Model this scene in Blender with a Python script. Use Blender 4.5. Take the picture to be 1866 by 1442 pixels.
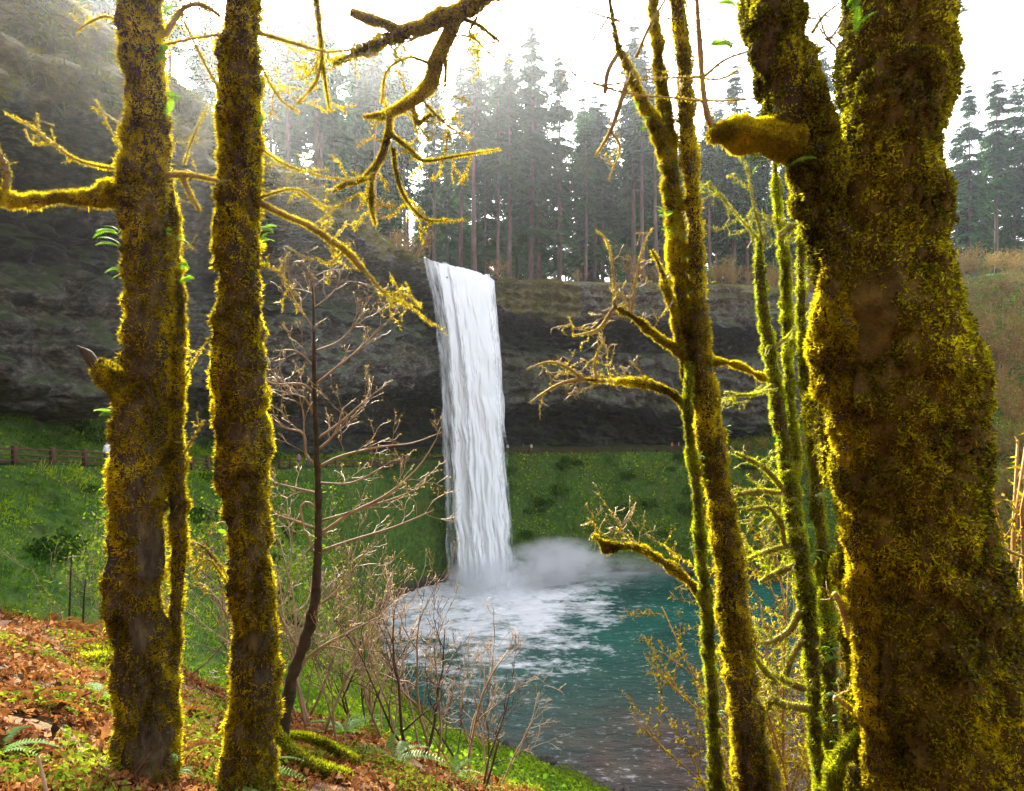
import bpy, math, random
import numpy as np
from mathutils import Vector, Matrix

R = math.radians
rs = np.random.RandomState(7)
scene = bpy.context.scene
for o in list(bpy.data.objects): bpy.data.objects.remove(o)
COL = scene.collection

# ------------------------------------------------------------------ camera, sky, sun, exposure
F = 1250.0                                  # focal length in pixels of the 1866 px wide photograph
cam_d = bpy.data.cameras.new('camera'); cam = bpy.data.objects.new('camera', cam_d); COL.objects.link(cam)
cam_d.sensor_fit = 'HORIZONTAL'; cam_d.sensor_width = 36.0; cam_d.lens = 36.0*F/1866.0
cam_d.clip_start = 0.05; cam_d.clip_end = 3000
cam.location = (0, 0, 0); cam.rotation_euler = (R(90), 0, 0)
scene.camera = cam

SUN_EL, SUN_AZ = R(33), R(-22)            # azimuth measured from +Y towards +X
world = bpy.data.worlds.new('World'); scene.world = world; world.use_nodes = True
wn = world.node_tree.nodes; wl = world.node_tree.links
bg = wn['Background']
sky = wn.new('ShaderNodeTexSky'); sky.sky_type = 'NISHITA'; sky.sun_disc = False
sky.sun_elevation = SUN_EL; sky.sun_rotation = SUN_AZ
sky.dust_density = 4.0; sky.air_density = 1.0; sky.ozone_density = 1.0
# thin cloud veil over the whole sky
wtc = wn.new('ShaderNodeTexCoord'); wno = wn.new('ShaderNodeTexNoise'); wno.inputs['Scale'].default_value = 2.2
wno.inputs['Detail'].default_value = 5
wmr = wn.new('ShaderNodeMapRange'); wmr.inputs[1].default_value = .35; wmr.inputs[2].default_value = .7
wmr.inputs[3].default_value = .55; wmr.inputs[4].default_value = .85
wbw = wn.new('ShaderNodeRGBToBW'); wmx = wn.new('ShaderNodeMix'); wmx.data_type = 'RGBA'
wcl = wn.new('ShaderNodeMix'); wcl.data_type = 'RGBA'; wcl.blend_type = 'MULTIPLY'; wcl.inputs[0].default_value = 1
wl.new(wtc.outputs['Generated'], wno.inputs['Vector']); wl.new(wno.outputs['Fac'], wmr.inputs[0])
wl.new(sky.outputs[0], wbw.inputs[0]); wl.new(wbw.outputs[0], wcl.inputs[6]); wcl.inputs[7].default_value = (2.25, 2.2, 2.25, 1)
wl.new(wmr.outputs[0], wmx.inputs[0]); wl.new(sky.outputs[0], wmx.inputs[6]); wl.new(wcl.outputs[2], wmx.inputs[7])
wl.new(wmx.outputs[2], bg.inputs['Color']); bg.inputs['Strength'].default_value = 0.15

sun_d = bpy.data.lights.new('sun', 'SUN'); sun_d.energy = 5.0; sun_d.angle = R(0.6); sun_d.color = (1.0, .9, .74)
sun = bpy.data.objects.new('sun', sun_d); COL.objects.link(sun)
sdir = Vector((math.cos(SUN_EL)*math.sin(SUN_AZ), math.cos(SUN_EL)*math.cos(SUN_AZ), math.sin(SUN_EL)))
sun.rotation_euler = sdir.to_track_quat('Z', 'Y').to_euler()

vs = scene.view_settings
vs.view_transform = 'Standard'; vs.look = 'None'; vs.gamma = 1.0; vs.use_curve_mapping = False
vs.exposure = 2.15
scene.render.engine = 'CYCLES'
cy = scene.cycles
cy.use_denoising = True
cy.max_bounces = 6; cy.diffuse_bounces = 3; cy.glossy_bounces = 2; cy.transmission_bounces = 4
cy.transparent_max_bounces = 12; cy.volume_bounces = 4; cy.caustics_reflective = False; cy.caustics_refractive = False
cy.volume_step_rate = 2.0; cy.volume_max_steps = 128

# ------------------------------------------------------------------ maths helpers
def at(px, py, Y):                          # a point of the photograph at depth Y
    return np.array([(px-933.0)/F*Y, Y, (721.0-py)/F*Y])

_perm = np.random.RandomState(3).permutation(256); _perm = np.concatenate([_perm, _perm, _perm])
_g = np.random.RandomState(4).normal(size=(256, 3)); _g /= np.linalg.norm(_g, axis=1)[:, None]
def noise3(p):
    p = np.asarray(p, float); i = np.floor(p).astype(int); f = p - i; i &= 255
    u = f*f*f*(f*(f*6-15)+10); out = 0
    for dx in (0, 1):
        for dy in (0, 1):
            for dz in (0, 1):
                h = _perm[_perm[_perm[(i[..., 0]+dx) & 255]+((i[..., 1]+dy) & 255)]+((i[..., 2]+dz) & 255)]
                d = f - np.array([dx, dy, dz])
                w = (u[..., 0] if dx else 1-u[..., 0])*(u[..., 1] if dy else 1-u[..., 1])*(u[..., 2] if dz else 1-u[..., 2])
                out = out + w*np.sum(_g[h]*d, axis=-1)
    return out*1.5
def fbm(p, oct=4, lac=2.0, gain=.5):
    a, s, p = 1.0, 0.0, np.asarray(p, float)
    for k in range(oct):
        s = s + a*noise3(p + k*17.3); p = p*lac; a *= gain
    return s
def sst(a, b, x):
    t = np.clip((x-a)/(b-a), 0, 1); return t*t*(3-2*t)
def nrm(v):
    return v/np.maximum(np.linalg.norm(v, axis=-1, keepdims=True), 1e-9)

def catmull(P, n):
    """Resample control rows P (k,d) to n rows."""
    P = np.asarray(P, float)
    if len(P) == 2: P = np.array([P[0], (P[0]+P[1])/2, P[1]])
    Q = np.vstack([2*P[0]-P[1], P, 2*P[-1]-P[-2]])
    seg = np.linalg.norm(np.diff(P[:, :3], axis=0), axis=1); cum = np.concatenate([[0], np.cumsum(seg)])
    s = np.linspace(0, cum[-1], n); k = np.clip(np.searchsorted(cum, s, side='right')-1, 0, len(P)-2)
    t = ((s-cum[k])/np.maximum(seg[k], 1e-9))[:, None]
    p0, p1, p2, p3 = Q[k], Q[k+1], Q[k+2], Q[k+3]
    return .5*((2*p1)+(-p0+p2)*t+(2*p0-5*p1+4*p2-p3)*t*t+(-p0+3*p1-3*p2+p3)*t**3)

# ------------------------------------------------------------------ mesh helpers
def mk_mesh(name, V, quads=None, tris=None, mat=None, smooth=False):
    V = np.asarray(V, np.float32).reshape(-1, 3)
    q = np.zeros((0, 4), np.int32) if quads is None else np.asarray(quads, np.int32).reshape(-1, 4)
    t = np.zeros((0, 3), np.int32) if tris is None else np.asarray(tris, np.int32).reshape(-1, 3)
    me = bpy.data.meshes.new(name)
    me.vertices.add(len(V)); me.vertices.foreach_set('co', V.ravel())
    me.loops.add(q.size+t.size); me.loops.foreach_set('vertex_index', np.concatenate([q.ravel(), t.ravel()]))
    me.polygons.add(len(q)+len(t))
    st = np.concatenate([np.arange(len(q))*4, q.size+np.arange(len(t))*3]).astype(np.int32)
    me.polygons.foreach_set('loop_start', st)
    if smooth: me.polygons.foreach_set('use_smooth', np.ones(len(q)+len(t), bool))
    me.update(calc_edges=True); me.validate()
    if mat: me.materials.append(mat)
    return me
def obj(name, me, parent=None, kind=None):
    o = bpy.data.objects.new(name, me); COL.objects.link(o)
    if parent is not None: o.parent = parent
    if kind: o['kind'] = kind
    return o
def tag(o, label, cat, group=None):
    o['label'] = label; o['category'] = cat
    if group: o['group'] = group
    return o
def thing(name, label, cat, loc=(0, 0, 0), group=None):
    o = bpy.data.objects.new(name, None); COL.objects.link(o); o.location = loc; o.empty_display_size = .2
    return tag(o, label, cat, group)
class Soup:
    def __init__(s): s.V = []; s.Q = []; s.T = []; s.n = 0
    def add(s, V, Q=None, T=None):
        V = np.asarray(V, float).reshape(-1, 3)
        if Q is not None and len(Q): s.Q.append(np.asarray(Q).reshape(-1, 4)+s.n)
        if T is not None and len(T): s.T.append(np.asarray(T).reshape(-1, 3)+s.n)
        s.V.append(V); s.n += len(V)
    def mesh(s, name, mat, smooth=False, off=None):
        V = np.concatenate(s.V) if s.V else np.zeros((0, 3))
        if off is not None: V = V - np.asarray(off)
        return mk_mesh(name, V, np.concatenate(s.Q) if s.Q else None, np.concatenate(s.T) if s.T else None, mat, smooth)

def tube_rings(C, r, ns, lump=0.0, lscale=3.0, seed=0.0, fine=0.0):
    C = np.asarray(C, float); n = len(C)
    T = nrm(np.gradient(C, axis=0))
    ref = np.array([0.03, -1.0, 0.02]); U = np.zeros_like(C)
    u = ref - T[0]*np.dot(ref, T[0])
    if np.linalg.norm(u) < .2: u = np.array([1.0, 0, 0]) - T[0]*T[0][0]
    for k in range(n):
        u = u - T[k]*np.dot(u, T[k]); u = u/max(np.linalg.norm(u), 1e-9); U[k] = u
    W = np.cross(T, U); a = np.arange(ns)/ns*2*np.pi
    N = U[:, None]*np.cos(a)[None, :, None]+W[:, None]*np.sin(a)[None, :, None]
    rr = np.asarray(r)[:, None]*np.ones((1, ns))
    if lump > 0:
        P = C[:, None]+N*rr[..., None]
        k = lscale
        rr = rr*(1+1.05*lump*fbm(P*np.array([k, k, k*.8])+seed, 3))+(fine*.45*np.minimum(np.asarray(r)[:, None], .12)*fbm(P*14+seed+9, 3) if fine else 0)
    return C[:, None]+N*rr[..., None], N
def rings_faces(n, ns):
    i = np.arange(n-1)[:, None]*ns; j = np.arange(ns)[None]; j2 = (j+1) % ns
    return np.stack([i+j, i+j2, i+ns+j2, i+ns+j], -1).reshape(-1, 4)
def add_tube(soup, C, r, ns=8, **kw):
    P, N = tube_rings(C, r, ns, **kw); n = len(P)
    V = P.reshape(-1, 3); Q = rings_faces(n, ns)
    tip = np.vstack([P[0].mean(0), P[-1].mean(0)]); b = n*ns
    T = [[(j+1) % ns, j, b] for j in range(ns)]+[[(n-1)*ns+j, (n-1)*ns+(j+1) % ns, b+1] for j in range(ns)]
    soup.add(np.vstack([V, tip]), Q, T)
    return P, N

def scatter_rings(P, count, rng, mask=None):
    """Random points with normals over a ring grid (n,ns,3)."""
    n, ns = P.shape[:2]; Pw = np.concatenate([P, P[:, :1]], 1)
    du = Pw[1:, :-1]-Pw[:-1, :-1]; dv = Pw[:-1, 1:]-Pw[:-1, :-1]
    cr = np.cross(dv, du); A = np.linalg.norm(cr, axis=-1)
    w = A.ravel()/A.sum(); idx = rng.choice(len(w), count, p=w)
    i, j = idx//ns, idx % ns; a = rng.rand(count)[:, None]; b = rng.rand(count)[:, None]
    pts = (Pw[i, j]*(1-a)+Pw[i+1, j]*a)*(1-b)+(Pw[i, j+1]*(1-a)+Pw[i+1, j+1]*a)*b
    cen = P.mean(1)[i]*(1-a)+P.mean(1)[i+1]*a
    N = nrm(cr[i, j]); flip = np.sum(N*(pts-cen), 1) < 0; N[flip] *= -1
    if mask is not None:
        m = mask(pts) > rng.rand(count); pts, N = pts[m], N[m]
    return pts, N
def blades(soup, pts, N, L, W, rng, up=0.0, spread=.6):    # thin pointed blades
    n = len(pts)
    if n == 0: return
    d = nrm(N+rng.normal(size=(n, 3))*spread+np.array([0, 0, up]))
    l = (L*(.45+.9*rng.rand(n)))[:, None]; w = (W*(.6+.8*rng.rand(n)))[:, None]
    s = nrm(np.cross(d, rng.normal(size=(n, 3))))
    base = pts-N*L*.12
    V = np.stack([base-s*w, base+s*w, base+d*l], 1).reshape(-1, 3)
    soup.add(V, T=np.arange(3*n).reshape(-1, 3))
def leaves(soup, pts, N, L, W, rng, tilt=.7, fold=.15):
    """Small leaf quads lying about the normal N."""
    n = len(pts)
    if n == 0: return
    nn = nrm(N+rng.normal(size=(n, 3))*tilt)
    d = nrm(np.cross(nn, rng.normal(size=(n, 3)))); s = np.cross(nn, d)
    L_ = (L*(.5+rng.rand(n)))[:, None]; W_ = (W*(.5+rng.rand(n)))[:, None]
    V = np.stack([pts, pts+d*L_*.5+s*W_+nn*L_*fold, pts+d*L_, pts+d*L_*.5-s*W_+nn*L_*fold], 1).reshape(-1, 3)
    soup.add(V, Q=np.arange(4*n).reshape(-1, 4))

# ------------------------------------------------------------------ materials
def new_mat(name):
    m = bpy.data.materials.new(name); m.use_nodes = True
    nt = m.node_tree; nt.nodes.clear()
    out = nt.nodes.new('ShaderNodeOutputMaterial')
    return m, nt, out
def node(nt, t, **kw):
    n = nt.nodes.new(t)
    for k, v in kw.items(): setattr(n, k, v)
    return n
def ramp(nt, cols):
    n = nt.nodes.new('ShaderNodeValToRGB'); e = n.color_ramp.elements
    while len(e) < len(cols): e.new(.5)
    for k, (p, c) in enumerate(cols): e[k].position = p; e[k].color = (*c, 1)
    return n
def noise_node(nt, scale, detail=4, rough=.55, vec=None):
    n = nt.nodes.new('ShaderNodeTexNoise'); n.inputs['Scale'].default_value = scale
    n.inputs['Detail'].default_value = detail; n.inputs['Roughness'].default_value = rough
    if vec is not None: nt.links.new(vec, n.inputs['Vector'])
    return n
def math_node(nt, op, a, b=None, clamp=False):
    n = nt.nodes.new('ShaderNodeMath'); n.operation = op; n.use_clamp = clamp
    for k, v in ((0, a), (1, b)):
        if v is None: continue
        if hasattr(v, 'links'): nt.links.new(v, n.inputs[k])
        else: n.inputs[k].default_value = v
    return n.outputs[0]
def leaf_mat(name, cols, trans=.5, scale=1.5, mixr=.5, tint=1.35, gloss=0.0):
    """Thin leaf: diffuse + translucent, colour from a ramp driven by noise and by leaf."""
    m, nt, out = new_mat(name); L = nt.links
    geo = node(nt, 'ShaderNodeNewGeometry')
    no = noise_node(nt, scale, 5, .62, geo.outputs['Position'])
    nn = node(nt, 'ShaderNodeMapRange'); nn.inputs[1].default_value = .3; nn.inputs[2].default_value = .7
    L.new(no.outputs['Fac'], nn.inputs[0])
    mx = node(nt, 'ShaderNodeMix'); mx.inputs[0].default_value = mixr
    L.new(nn.outputs[0], mx.inputs[2]); L.new(geo.outputs['Random Per Island'], mx.inputs[3])
    rp = ramp(nt, cols); L.new(mx.outputs[0], rp.inputs[0])
    df = node(nt, 'ShaderNodeBsdfDiffuse'); tr = node(nt, 'ShaderNodeBsdfTranslucent')
    L.new(rp.outputs[0], df.inputs[0])
    ml = node(nt, 'ShaderNodeMix', data_type='RGBA', blend_type='MULTIPLY'); ml.inputs[0].default_value = 1
    ml.inputs[7].default_value = (tint, tint*1.02, tint*.6, 1); L.new(rp.outputs[0], ml.inputs[6]); L.new(ml.outputs[2], tr.inputs[0])
    ms = node(nt, 'ShaderNodeMixShader'); ms.inputs[0].default_value = trans
    L.new(df.outputs[0], ms.inputs[1]); L.new(tr.outputs[0], ms.inputs[2]); last = ms.outputs[0]
    if gloss > 0:
        gl = node(nt, 'ShaderNodeBsdfGlossy'); gl.inputs['Roughness'].default_value = .5
        m2 = node(nt, 'ShaderNodeMixShader'); m2.inputs[0].default_value = gloss
        L.new(last, m2.inputs[1]); L.new(gl.outputs[0], m2.inputs[2]); last = m2.outputs[0]
    L.new(last, out.inputs[0]); return m
def solid_mat(name, cols, scale=6, rough=.85, bump=.4, bscale=None, stretch=None, detail=6):
    m, nt, out = new_mat(name); L = nt.links
    tc = node(nt, 'ShaderNodeTexCoord'); vec = tc.outputs['Object']
    if stretch:
        mp = node(nt, 'ShaderNodeMapping'); mp.inputs['Scale'].default_value = stretch; L.new(vec, mp.inputs[0]); vec = mp.outputs[0]
    no = noise_node(nt, scale, detail, .62, vec)
    rp = ramp(nt, cols); L.new(no.outputs['Fac'], rp.inputs[0])
    b = node(nt, 'ShaderNodeBsdfPrincipled'); b.inputs['Roughness'].default_value = rough
    b.inputs['Specular IOR Level'].default_value = .25
    L.new(rp.outputs[0], b.inputs['Base Color'])
    if bump:
        n2 = noise_node(nt, bscale or scale*3, 5, .65, vec)
        bp = node(nt, 'ShaderNodeBump'); bp.inputs['Strength'].default_value = bump; bp.inputs['Distance'].default_value = .03
        L.new(n2.outputs['Fac'], bp.inputs['Height']); L.new(bp.outputs[0], b.inputs['Normal'])
    L.new(b.outputs[0], out.inputs[0]); return m

M = {}
M['bark'] = solid_mat('bark', [(.3, (.018, .013, .009)), (.55, (.05, .036, .02)), (.8, (.085, .062, .03))], 9, .9, .9, 22, (1, 1, .35))
M['moss_bed'] = solid_mat('moss_bed', [(.3, (.035, .024, .005)), (.5, (.075, .052, .008)), (.75, (.14, .11, .012))], 7, .95, .8, 40)
M['moss_bark'] = solid_mat('moss_bark', [(.3, (.016, .012, .008)), (.48, (.045, .033, .018)), (.58, (.08, .06, .03)), (.7, (.13, .1, .02))], 10, .9, 1.0, 30, (1, 1, .3))
M['moss'] = leaf_mat('moss', [(.16, (.03, .021, .003)), (.35, (.12, .09, .006)), (.57, (.29, .232, .008)), (.84, (.52, .435, .012))], .64, 3.0, .36, 1.8)
M['moss_dark'] = leaf_mat('moss_dark', [(.18, (.018, .016, .002)), (.41, (.075, .066, .004)), (.62, (.21, .19, .006)), (.87, (.47, .43, .012))], .64, 2.4, .4, 2.0)
M['moss_green'] = leaf_mat('moss_green', [(.14, (.03, .034, .004)), (.38, (.12, .125, .008)), (.62, (.27, .29, .01)), (.88, (.42, .48, .012))], .62, 4.0, .36, 1.7)
M['fern'] = leaf_mat('fern', [(.1, (.06, .14, .01)), (.5, (.11, .24, .012)), (.9, (.2, .36, .02))], .5, 4, .5, 1.3, .04)
M['sapling_bark'] = solid_mat('sapling_bark', [(.3, (.018, .013, .009)), (.7, (.06, .042, .02))], 14, .85, .5, 40)
M['twig'] = solid_mat('twig', [(.3, (.17, .115, .07)), (.7, (.34, .25, .155))], 9, .6, 0)
M['twig_dark'] = solid_mat('twig_dark', [(.3, (.035, .02, .016)), (.7, (.09, .055, .04))], 9, .7, 0)
M['twig_orange'] = solid_mat('twig_orange', [(.3, (.19, .09, .022)), (.7, (.34, .2, .055))], 2.5, .7, 0)
M['bud'] = leaf_mat('bud', [(.1, (.2, .12, .03)), (.6, (.3, .2, .05)), (.9, (.4, .28, .08))], .5, 5, .7, 1.2)

# ------------------------------------------------------------------ plan of the gorge
PATH = np.array([(-42, 5, 0.5), (-37, 25, -2.2), (-30, 43, -4.3), (-27.5, 60, -6.5), (-27, 75, -8), (-20.5, 100, -10.3), (-15.5, 116, -10.9),
                 (-8, 127, -11.1), (1, 133.5, -11.1), (16, 136, -11.2), (33, 135, -10.9), (48, 130, -10.6), (62, 122, -10), (82, 116, -9), (140, 104, -7)], float)
PSL = np.array([.6, .75, .75, .6, .35, .1, .08, .08, .08, .08, .1, .4, .85, .9, .9])          # slope on the far side of the path
PMX = np.array([7, 8, 9, 7, 4, 1, 1, 1, 1, 1, 2, 12, 32, 36, 36.0])
POOL = np.array([(-19.5, 107), (-18.8, 95), (-17, 87), (-13, 77), (-9, 68), (-5, 63), (0, 60.5), (6, 57), (15, 51), (30, 43), (60, 34), (130, 22),
                 (130, 66), (90, 76), (74, 86), (60, 99), (51, 112), (40, 121), (25, 123.5), (12, 123), (0, 122), (-9, 120), (-16, 114)], float)
WATER_Z = -32.0
def poly_dist(P, X, closed=False):
    """distance, segment index, parameter and side of points X (n,2) to polyline P (k,2)"""
    A = P; B = np.roll(P, -1, 0)
    if not closed: A, B = P[:-1], P[1:]
    best = np.full(len(X), 1e9); bi = np.zeros(len(X), int); bt = np.zeros(len(X)); side = np.zeros(len(X))
    for k in range(len(A)):
        d = B[k]-A[k]; w = X-A[k]; t = np.clip((w@d)/(d@d), 0, 1)
        q = w-t[:, None]*d; ds = np.hypot(q[:, 0], q[:, 1]); m = ds < best
        best[m] = ds[m]; bi[m] = k; bt[m] = t[m]; side[m] = (d[0]*w[m, 1]-d[1]*w[m, 0])
    return best, bi, bt, side
def in_poly(P, X):
    c = np.zeros(len(X), bool); j = len(P)-1
    for i in range(len(P)):
        a, b = P[i], P[j]; cond = ((a[1] > X[:, 1]) != (b[1] > X[:, 1])) & (X[:, 0] < (b[0]-a[0])*(X[:, 1]-a[1])/(b[1]-a[1]+1e-12)+a[0])
        c ^= cond; j = i
    return c
def softplus(x, k): return np.logaddexp(0, x*k)/k
def ground_h(x, y, detail=True):
    x = np.atleast_1d(np.asarray(x, float)); y = np.atleast_1d(np.asarray(y, float))
    X = np.stack([x, y], 1)
    dp, ip, tp, sp = poly_dist(PATH[:, :2], X)
    zp = PATH[ip, 2]*(1-tp)+PATH[ip+1, 2]*tp; sl = PSL[ip]*(1-tp)+PSL[ip+1]*tp; mx = PMX[ip]*(1-tp)+PMX[ip+1]*tp
    dw, _, _, _ = poly_dist(POOL, X, True); ins = in_poly(POOL, X)
    d = np.maximum(dp-1.3, 0)
    t = d/(d+dw+1e-6); prof = .55*t+.45*t*t*(3-2*t)
    inner = zp+(WATER_Z-.05-zp)*prof
    outer = zp+np.minimum(sl*d, mx)
    bank = np.where(sp > 0, outer, inner)
    bank = np.where(ins, WATER_Z-np.minimum(dw*.35, 2.5), bank)
    n = noise3(np.stack([x*.07, y*.07, 0*x+3], 1))*1.6+noise3(np.stack([x*.25, y*.25, 0*x+7], 1))*.45 if detail else 0
    bank = bank+n*np.clip(np.minimum(dp-1.2, dw)*.12, 0, 1)*(~ins)*np.where(sp > 0, .5, 1)
    # the viewer's hillside
    yb = 9.3-.12*np.clip(x, -10, 8)
    hill = -1.75-.30*x-.33*y-.62*softplus(y-yb, .9)+.10*softplus(-x-9, .6)*0-.25*softplus(x-1.5, .8)
    hill = hill+.62*softplus(-y-4.0, .7)+.25*softplus(-y-14, .4)*0  # unseen rise behind the viewer, steepened to block sky from the trunk fronts
    if detail:
        hill = hill+fbm(np.stack([x*.45, y*.45, 0*x+1], 1), 3)*.22+noise3(np.stack([x*1.7, y*1.7, 0*x+5], 1))*.05
    hill = np.where(ins, np.minimum(hill, WATER_Z-.3), hill)
    shore = np.clip(dw/7, 0, 1)
    hill = np.minimum(hill, np.where(hill > -30, hill, WATER_Z+1.2*shore+.3*n*shore))
    h = np.maximum(hill, bank); near = np.abs(hill-bank) < 1.5
    return np.where(near, h+.18*(1-np.abs(hill-bank)/1.5)**2, h)

def axis(segs):
    out = []
    for a, b, s in segs: out.append(np.arange(a, b, s))
    out.append([segs[-1][1]]); return np.concatenate(out)
gx = axis([(-220, -60, 16), (-60, -40, 2.5), (-40, -12, .75), (-12, 7, .17), (7, 40, .8), (40, 130, 2), (130, 260, 13)])
gy = axis([(-120, -6, 6), (-6, 1, .5), (1, 13, .17), (13, 40, .6), (40, 140, 1.1), (140, 240, 4)])
GX, GY = np.meshgrid(gx, gy, indexing='ij')
GZ = ground_h(GX.ravel(), GY.ravel())
nx, ny = len(gx), len(gy)
ii = (np.arange(nx-1)[:, None]*ny+np.arange(ny-1)[None]).ravel()
Qg = np.stack([ii, ii+ny, ii+ny+1, ii+1], 1)
# ground material: leaf litter near, green bank, dark wet stones by the water
def ground_mat():
    m, nt, out = new_mat('ground_soil'); L = nt.links
    geo = node(nt, 'ShaderNodeNewGeometry'); pos = geo.outputs['Position']
    n1 = noise_node(nt, .35, 6, .6, pos); n2 = noise_node(nt, 9, 5, .7, pos); n3 = noise_node(nt, 1.3, 5, .65, pos)
    soil = ramp(nt, [(.3, (.03, .018, .01)), (.5, (.1, .05, .022)), (.7, (.19, .1, .045))]); L.new(n2.outputs['Fac'], soil.inputs[0])
    green = ramp(nt, [(.3, (.014, .034, .006)), (.5, (.04, .095, .01)), (.72, (.1, .16, .014))]); L.new(n3.outputs['Fac'], green.inputs[0])
    sep = node(nt, 'ShaderNodeSeparateXYZ'); L.new(pos, sep.inputs[0])
    far = node(nt, 'ShaderNodeMapRange'); far.inputs[1].default_value = 9; far.inputs[2].default_value = 15; L.new(sep.outputs[1], far.inputs[0])
    nb = math_node(nt, 'MULTIPLY', math_node(nt, 'SUBTRACT', n1.outputs['Fac'], .5), 1.4)
    f = math_node(nt, 'ADD', far.outputs[0], nb, True)
    mx = node(nt, 'ShaderNodeMix', data_type='RGBA'); L.new(f, mx.inputs[0]); L.new(soil.outputs[0], mx.inputs[6]); L.new(green.outputs[0], mx.inputs[7])
    wet = node(nt, 'ShaderNodeMapRange'); wet.inputs[1].default_value = -31.2; wet.inputs[2].default_value = -30.0; wet.inputs[3].default_value = 1; wet.inputs[4].default_value = 0
    L.new(sep.outputs[2], wet.inputs[0])
    rock = ramp(nt, [(.35, (.012, .012, .014)), (.6, (.05, .045, .045)), (.8, (.12, .1, .09))]); L.new(n2.outputs['Fac'], rock.inputs[0])
    m2 = node(nt, 'ShaderNodeMix', data_type='RGBA'); L.new(wet.outputs[0], m2.inputs[0]); L.new(mx.outputs[2], m2.inputs[6]); L.new(rock.outputs[0], m2.inputs[7])
    b = node(nt, 'ShaderNodeBsdfPrincipled'); b.inputs['Roughness'].default_value = .9; b.inputs['Specular IOR Level'].default_value = .2
    L.new(m2.outputs[2], b.inputs['Base Color'])
    bp = node(nt, 'ShaderNodeBump'); bp.inputs['Strength'].default_value = .9; bp.inputs['Distance'].default_value = .06
    L.new(n2.outputs['Fac'], bp.inputs['Height']); L.new(bp.outputs[0], b.inputs['Normal']); L.new(b.outputs[0], out.inputs[0]); return m
M['ground'] = ground_mat()
ground = obj('ground', mk_mesh('ground', np.stack([GX.ravel(), GY.ravel(), GZ], 1), Qg, mat=M['ground'], smooth=True), kind='structure')

# gravel path on the ledge behind the fall
M['path'] = solid_mat('path_gravel', [(.3, (.05, .035, .03)), (.7, (.13, .09, .07))], 3, .9, .5)
pc = catmull(PATH, 160); tan = nrm(np.gradient(pc[:, :2], axis=0)); nor = np.stack([-tan[:, 1], tan[:, 0]], 1)
pv = np.concatenate([np.column_stack([pc[:, :2]+nor*s, np.maximum(ground_h(*(pc[:, :2]+nor*s).T), pc[:, 2])+.03]) for s in (-1.1, -.4, .4, 1.1)])
k = np.arange(159); pq = np.concatenate([np.stack([k+160*j, k+1+160*j, k+1+160*(j+1), k+160*(j+1)], 1) for j in range(3)])
obj('path', mk_mesh('path', pv, pq, mat=M['path'], smooth=True), kind='structure')

# ------------------------------------------------------------------ cliff
#        lip x, lip y, rim z, lip z, rim set-back, recess, band top, band set-back, band bottom, cave depth
CL = np.array([
    (-26, -5, 27, 13, 4, 11, 9, 8, 3, 14), (-25, 18, 25.5, 14, 3, 13, 10, 9, 3, 16), (-24.6, 33, 24.8, 15.3, 2.5, 14, 10.5, 9.5, 2, 17),
    (-23.6, 43, 24.3, 16.6, 2.5, 13, 10.5, 9, 1.5, 17), (-22.5, 62, 24, 18.4, 2.0, 10.5, 10, 6.0, 0, 15), (-19.7, 87, 24, 19.8, 1.0, 8.5, 11, 2.6, 0, 13),
    (-15.5, 110, 22.9, 20.0, .6, 7.0, 11.5, 1.0, 1, 13), (-9.5, 122, 22.6, 20.8, .5, 6, 11, 1.4, 0, 13), (-3.4, 127.5, 22.1, 17.0, .5, 6.0, 9, .6, -1.8, 13),
    (7, 131, 22.2, 13.8, .5, 8.5, 8.0, .2, -2.5, 12), (20, 133, 22.3, 15.6, .6, 10.5, 8.0, .0, -3.8, 11), (33, 133.5, 22.2, 15.0, .7, 10.0, 7.4, .0, -4.5, 10),
    (48, 131, 21.4, 13, 1, 6.5, 7.5, .8, -5, 8), (64, 138, 21, 11, 2, 3, 6, 1, -5, 4), (90, 152, 22, 11, 4, 1, 5, .8, -4, 2), (130, 166, 24, 12, 4, 1, 5, .8, -4, 2), (175, 176, 24, 12, 4, 1, 5, .8, -4, 2)], float)
NS = 820
ST = catmull(np.column_stack([CL[:, :2], np.zeros(len(CL)), CL[:, 2:]]), NS); ST = np.delete(ST, 2, 1)
ct = nrm(np.gradient(ST[:, :2], axis=0)); cin = np.stack([-ct[:, 1], ct[:, 0]], 1)       # into the rock
for _ in range(30): cin[1:-1] = nrm((cin[:-2]+2*cin[1:-1]+cin[2:])/4)
zr, zl, ri, a1, zb1, bd, zb2, cv = [ST[:, c] for c in range(2, 10)]
arc = np.concatenate([[0], np.cumsum(np.linalg.norm(np.diff(ST[:, :2], axis=0), axis=1))])
nz = lambda f, o: noise3(np.stack([arc*f, 0*arc+o, 0*arc+.5], 1))
zb2 = zb2+4.2*nz(.1, 2)+1.4*nz(.3, 8); zb1 = zb1+1.2*nz(.12, 4); zl = zl+1.3*nz(.11, 5)+.6*nz(.4, 3); bd = bd+1.2*nz(.1, 6)
wind = np.stack([ri+2.2, ri+.6, ri, .5+.4*ri, 0*ri, .7+0*ri, a1*.75, a1, a1+.3, bd+1.2, bd, bd-.5, bd-.1, bd+1.4, cv, cv+.8, cv+.8])
zd = np.stack([zr+.15, zr-.15, zr-.9, zl*.55+zr*.45, zl+.3, zl-.5, zl-1.3, zl*.7+zb1*.3-1, zb1+1.0, zb1+.3, zb1-.8, (zb1+zb2)/2+1, zb2+.8, zb2-.2, zb2-1.4, np.minimum(zb2-4, -9), np.full(NS, -15.0)])
NV = 190
kk = np.linspace(0, wind.shape[0]-1, NV); lens = np.linalg.norm(np.stack([np.diff(wind.mean(1)), np.diff(zd.mean(1))], 1), axis=1)
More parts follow.
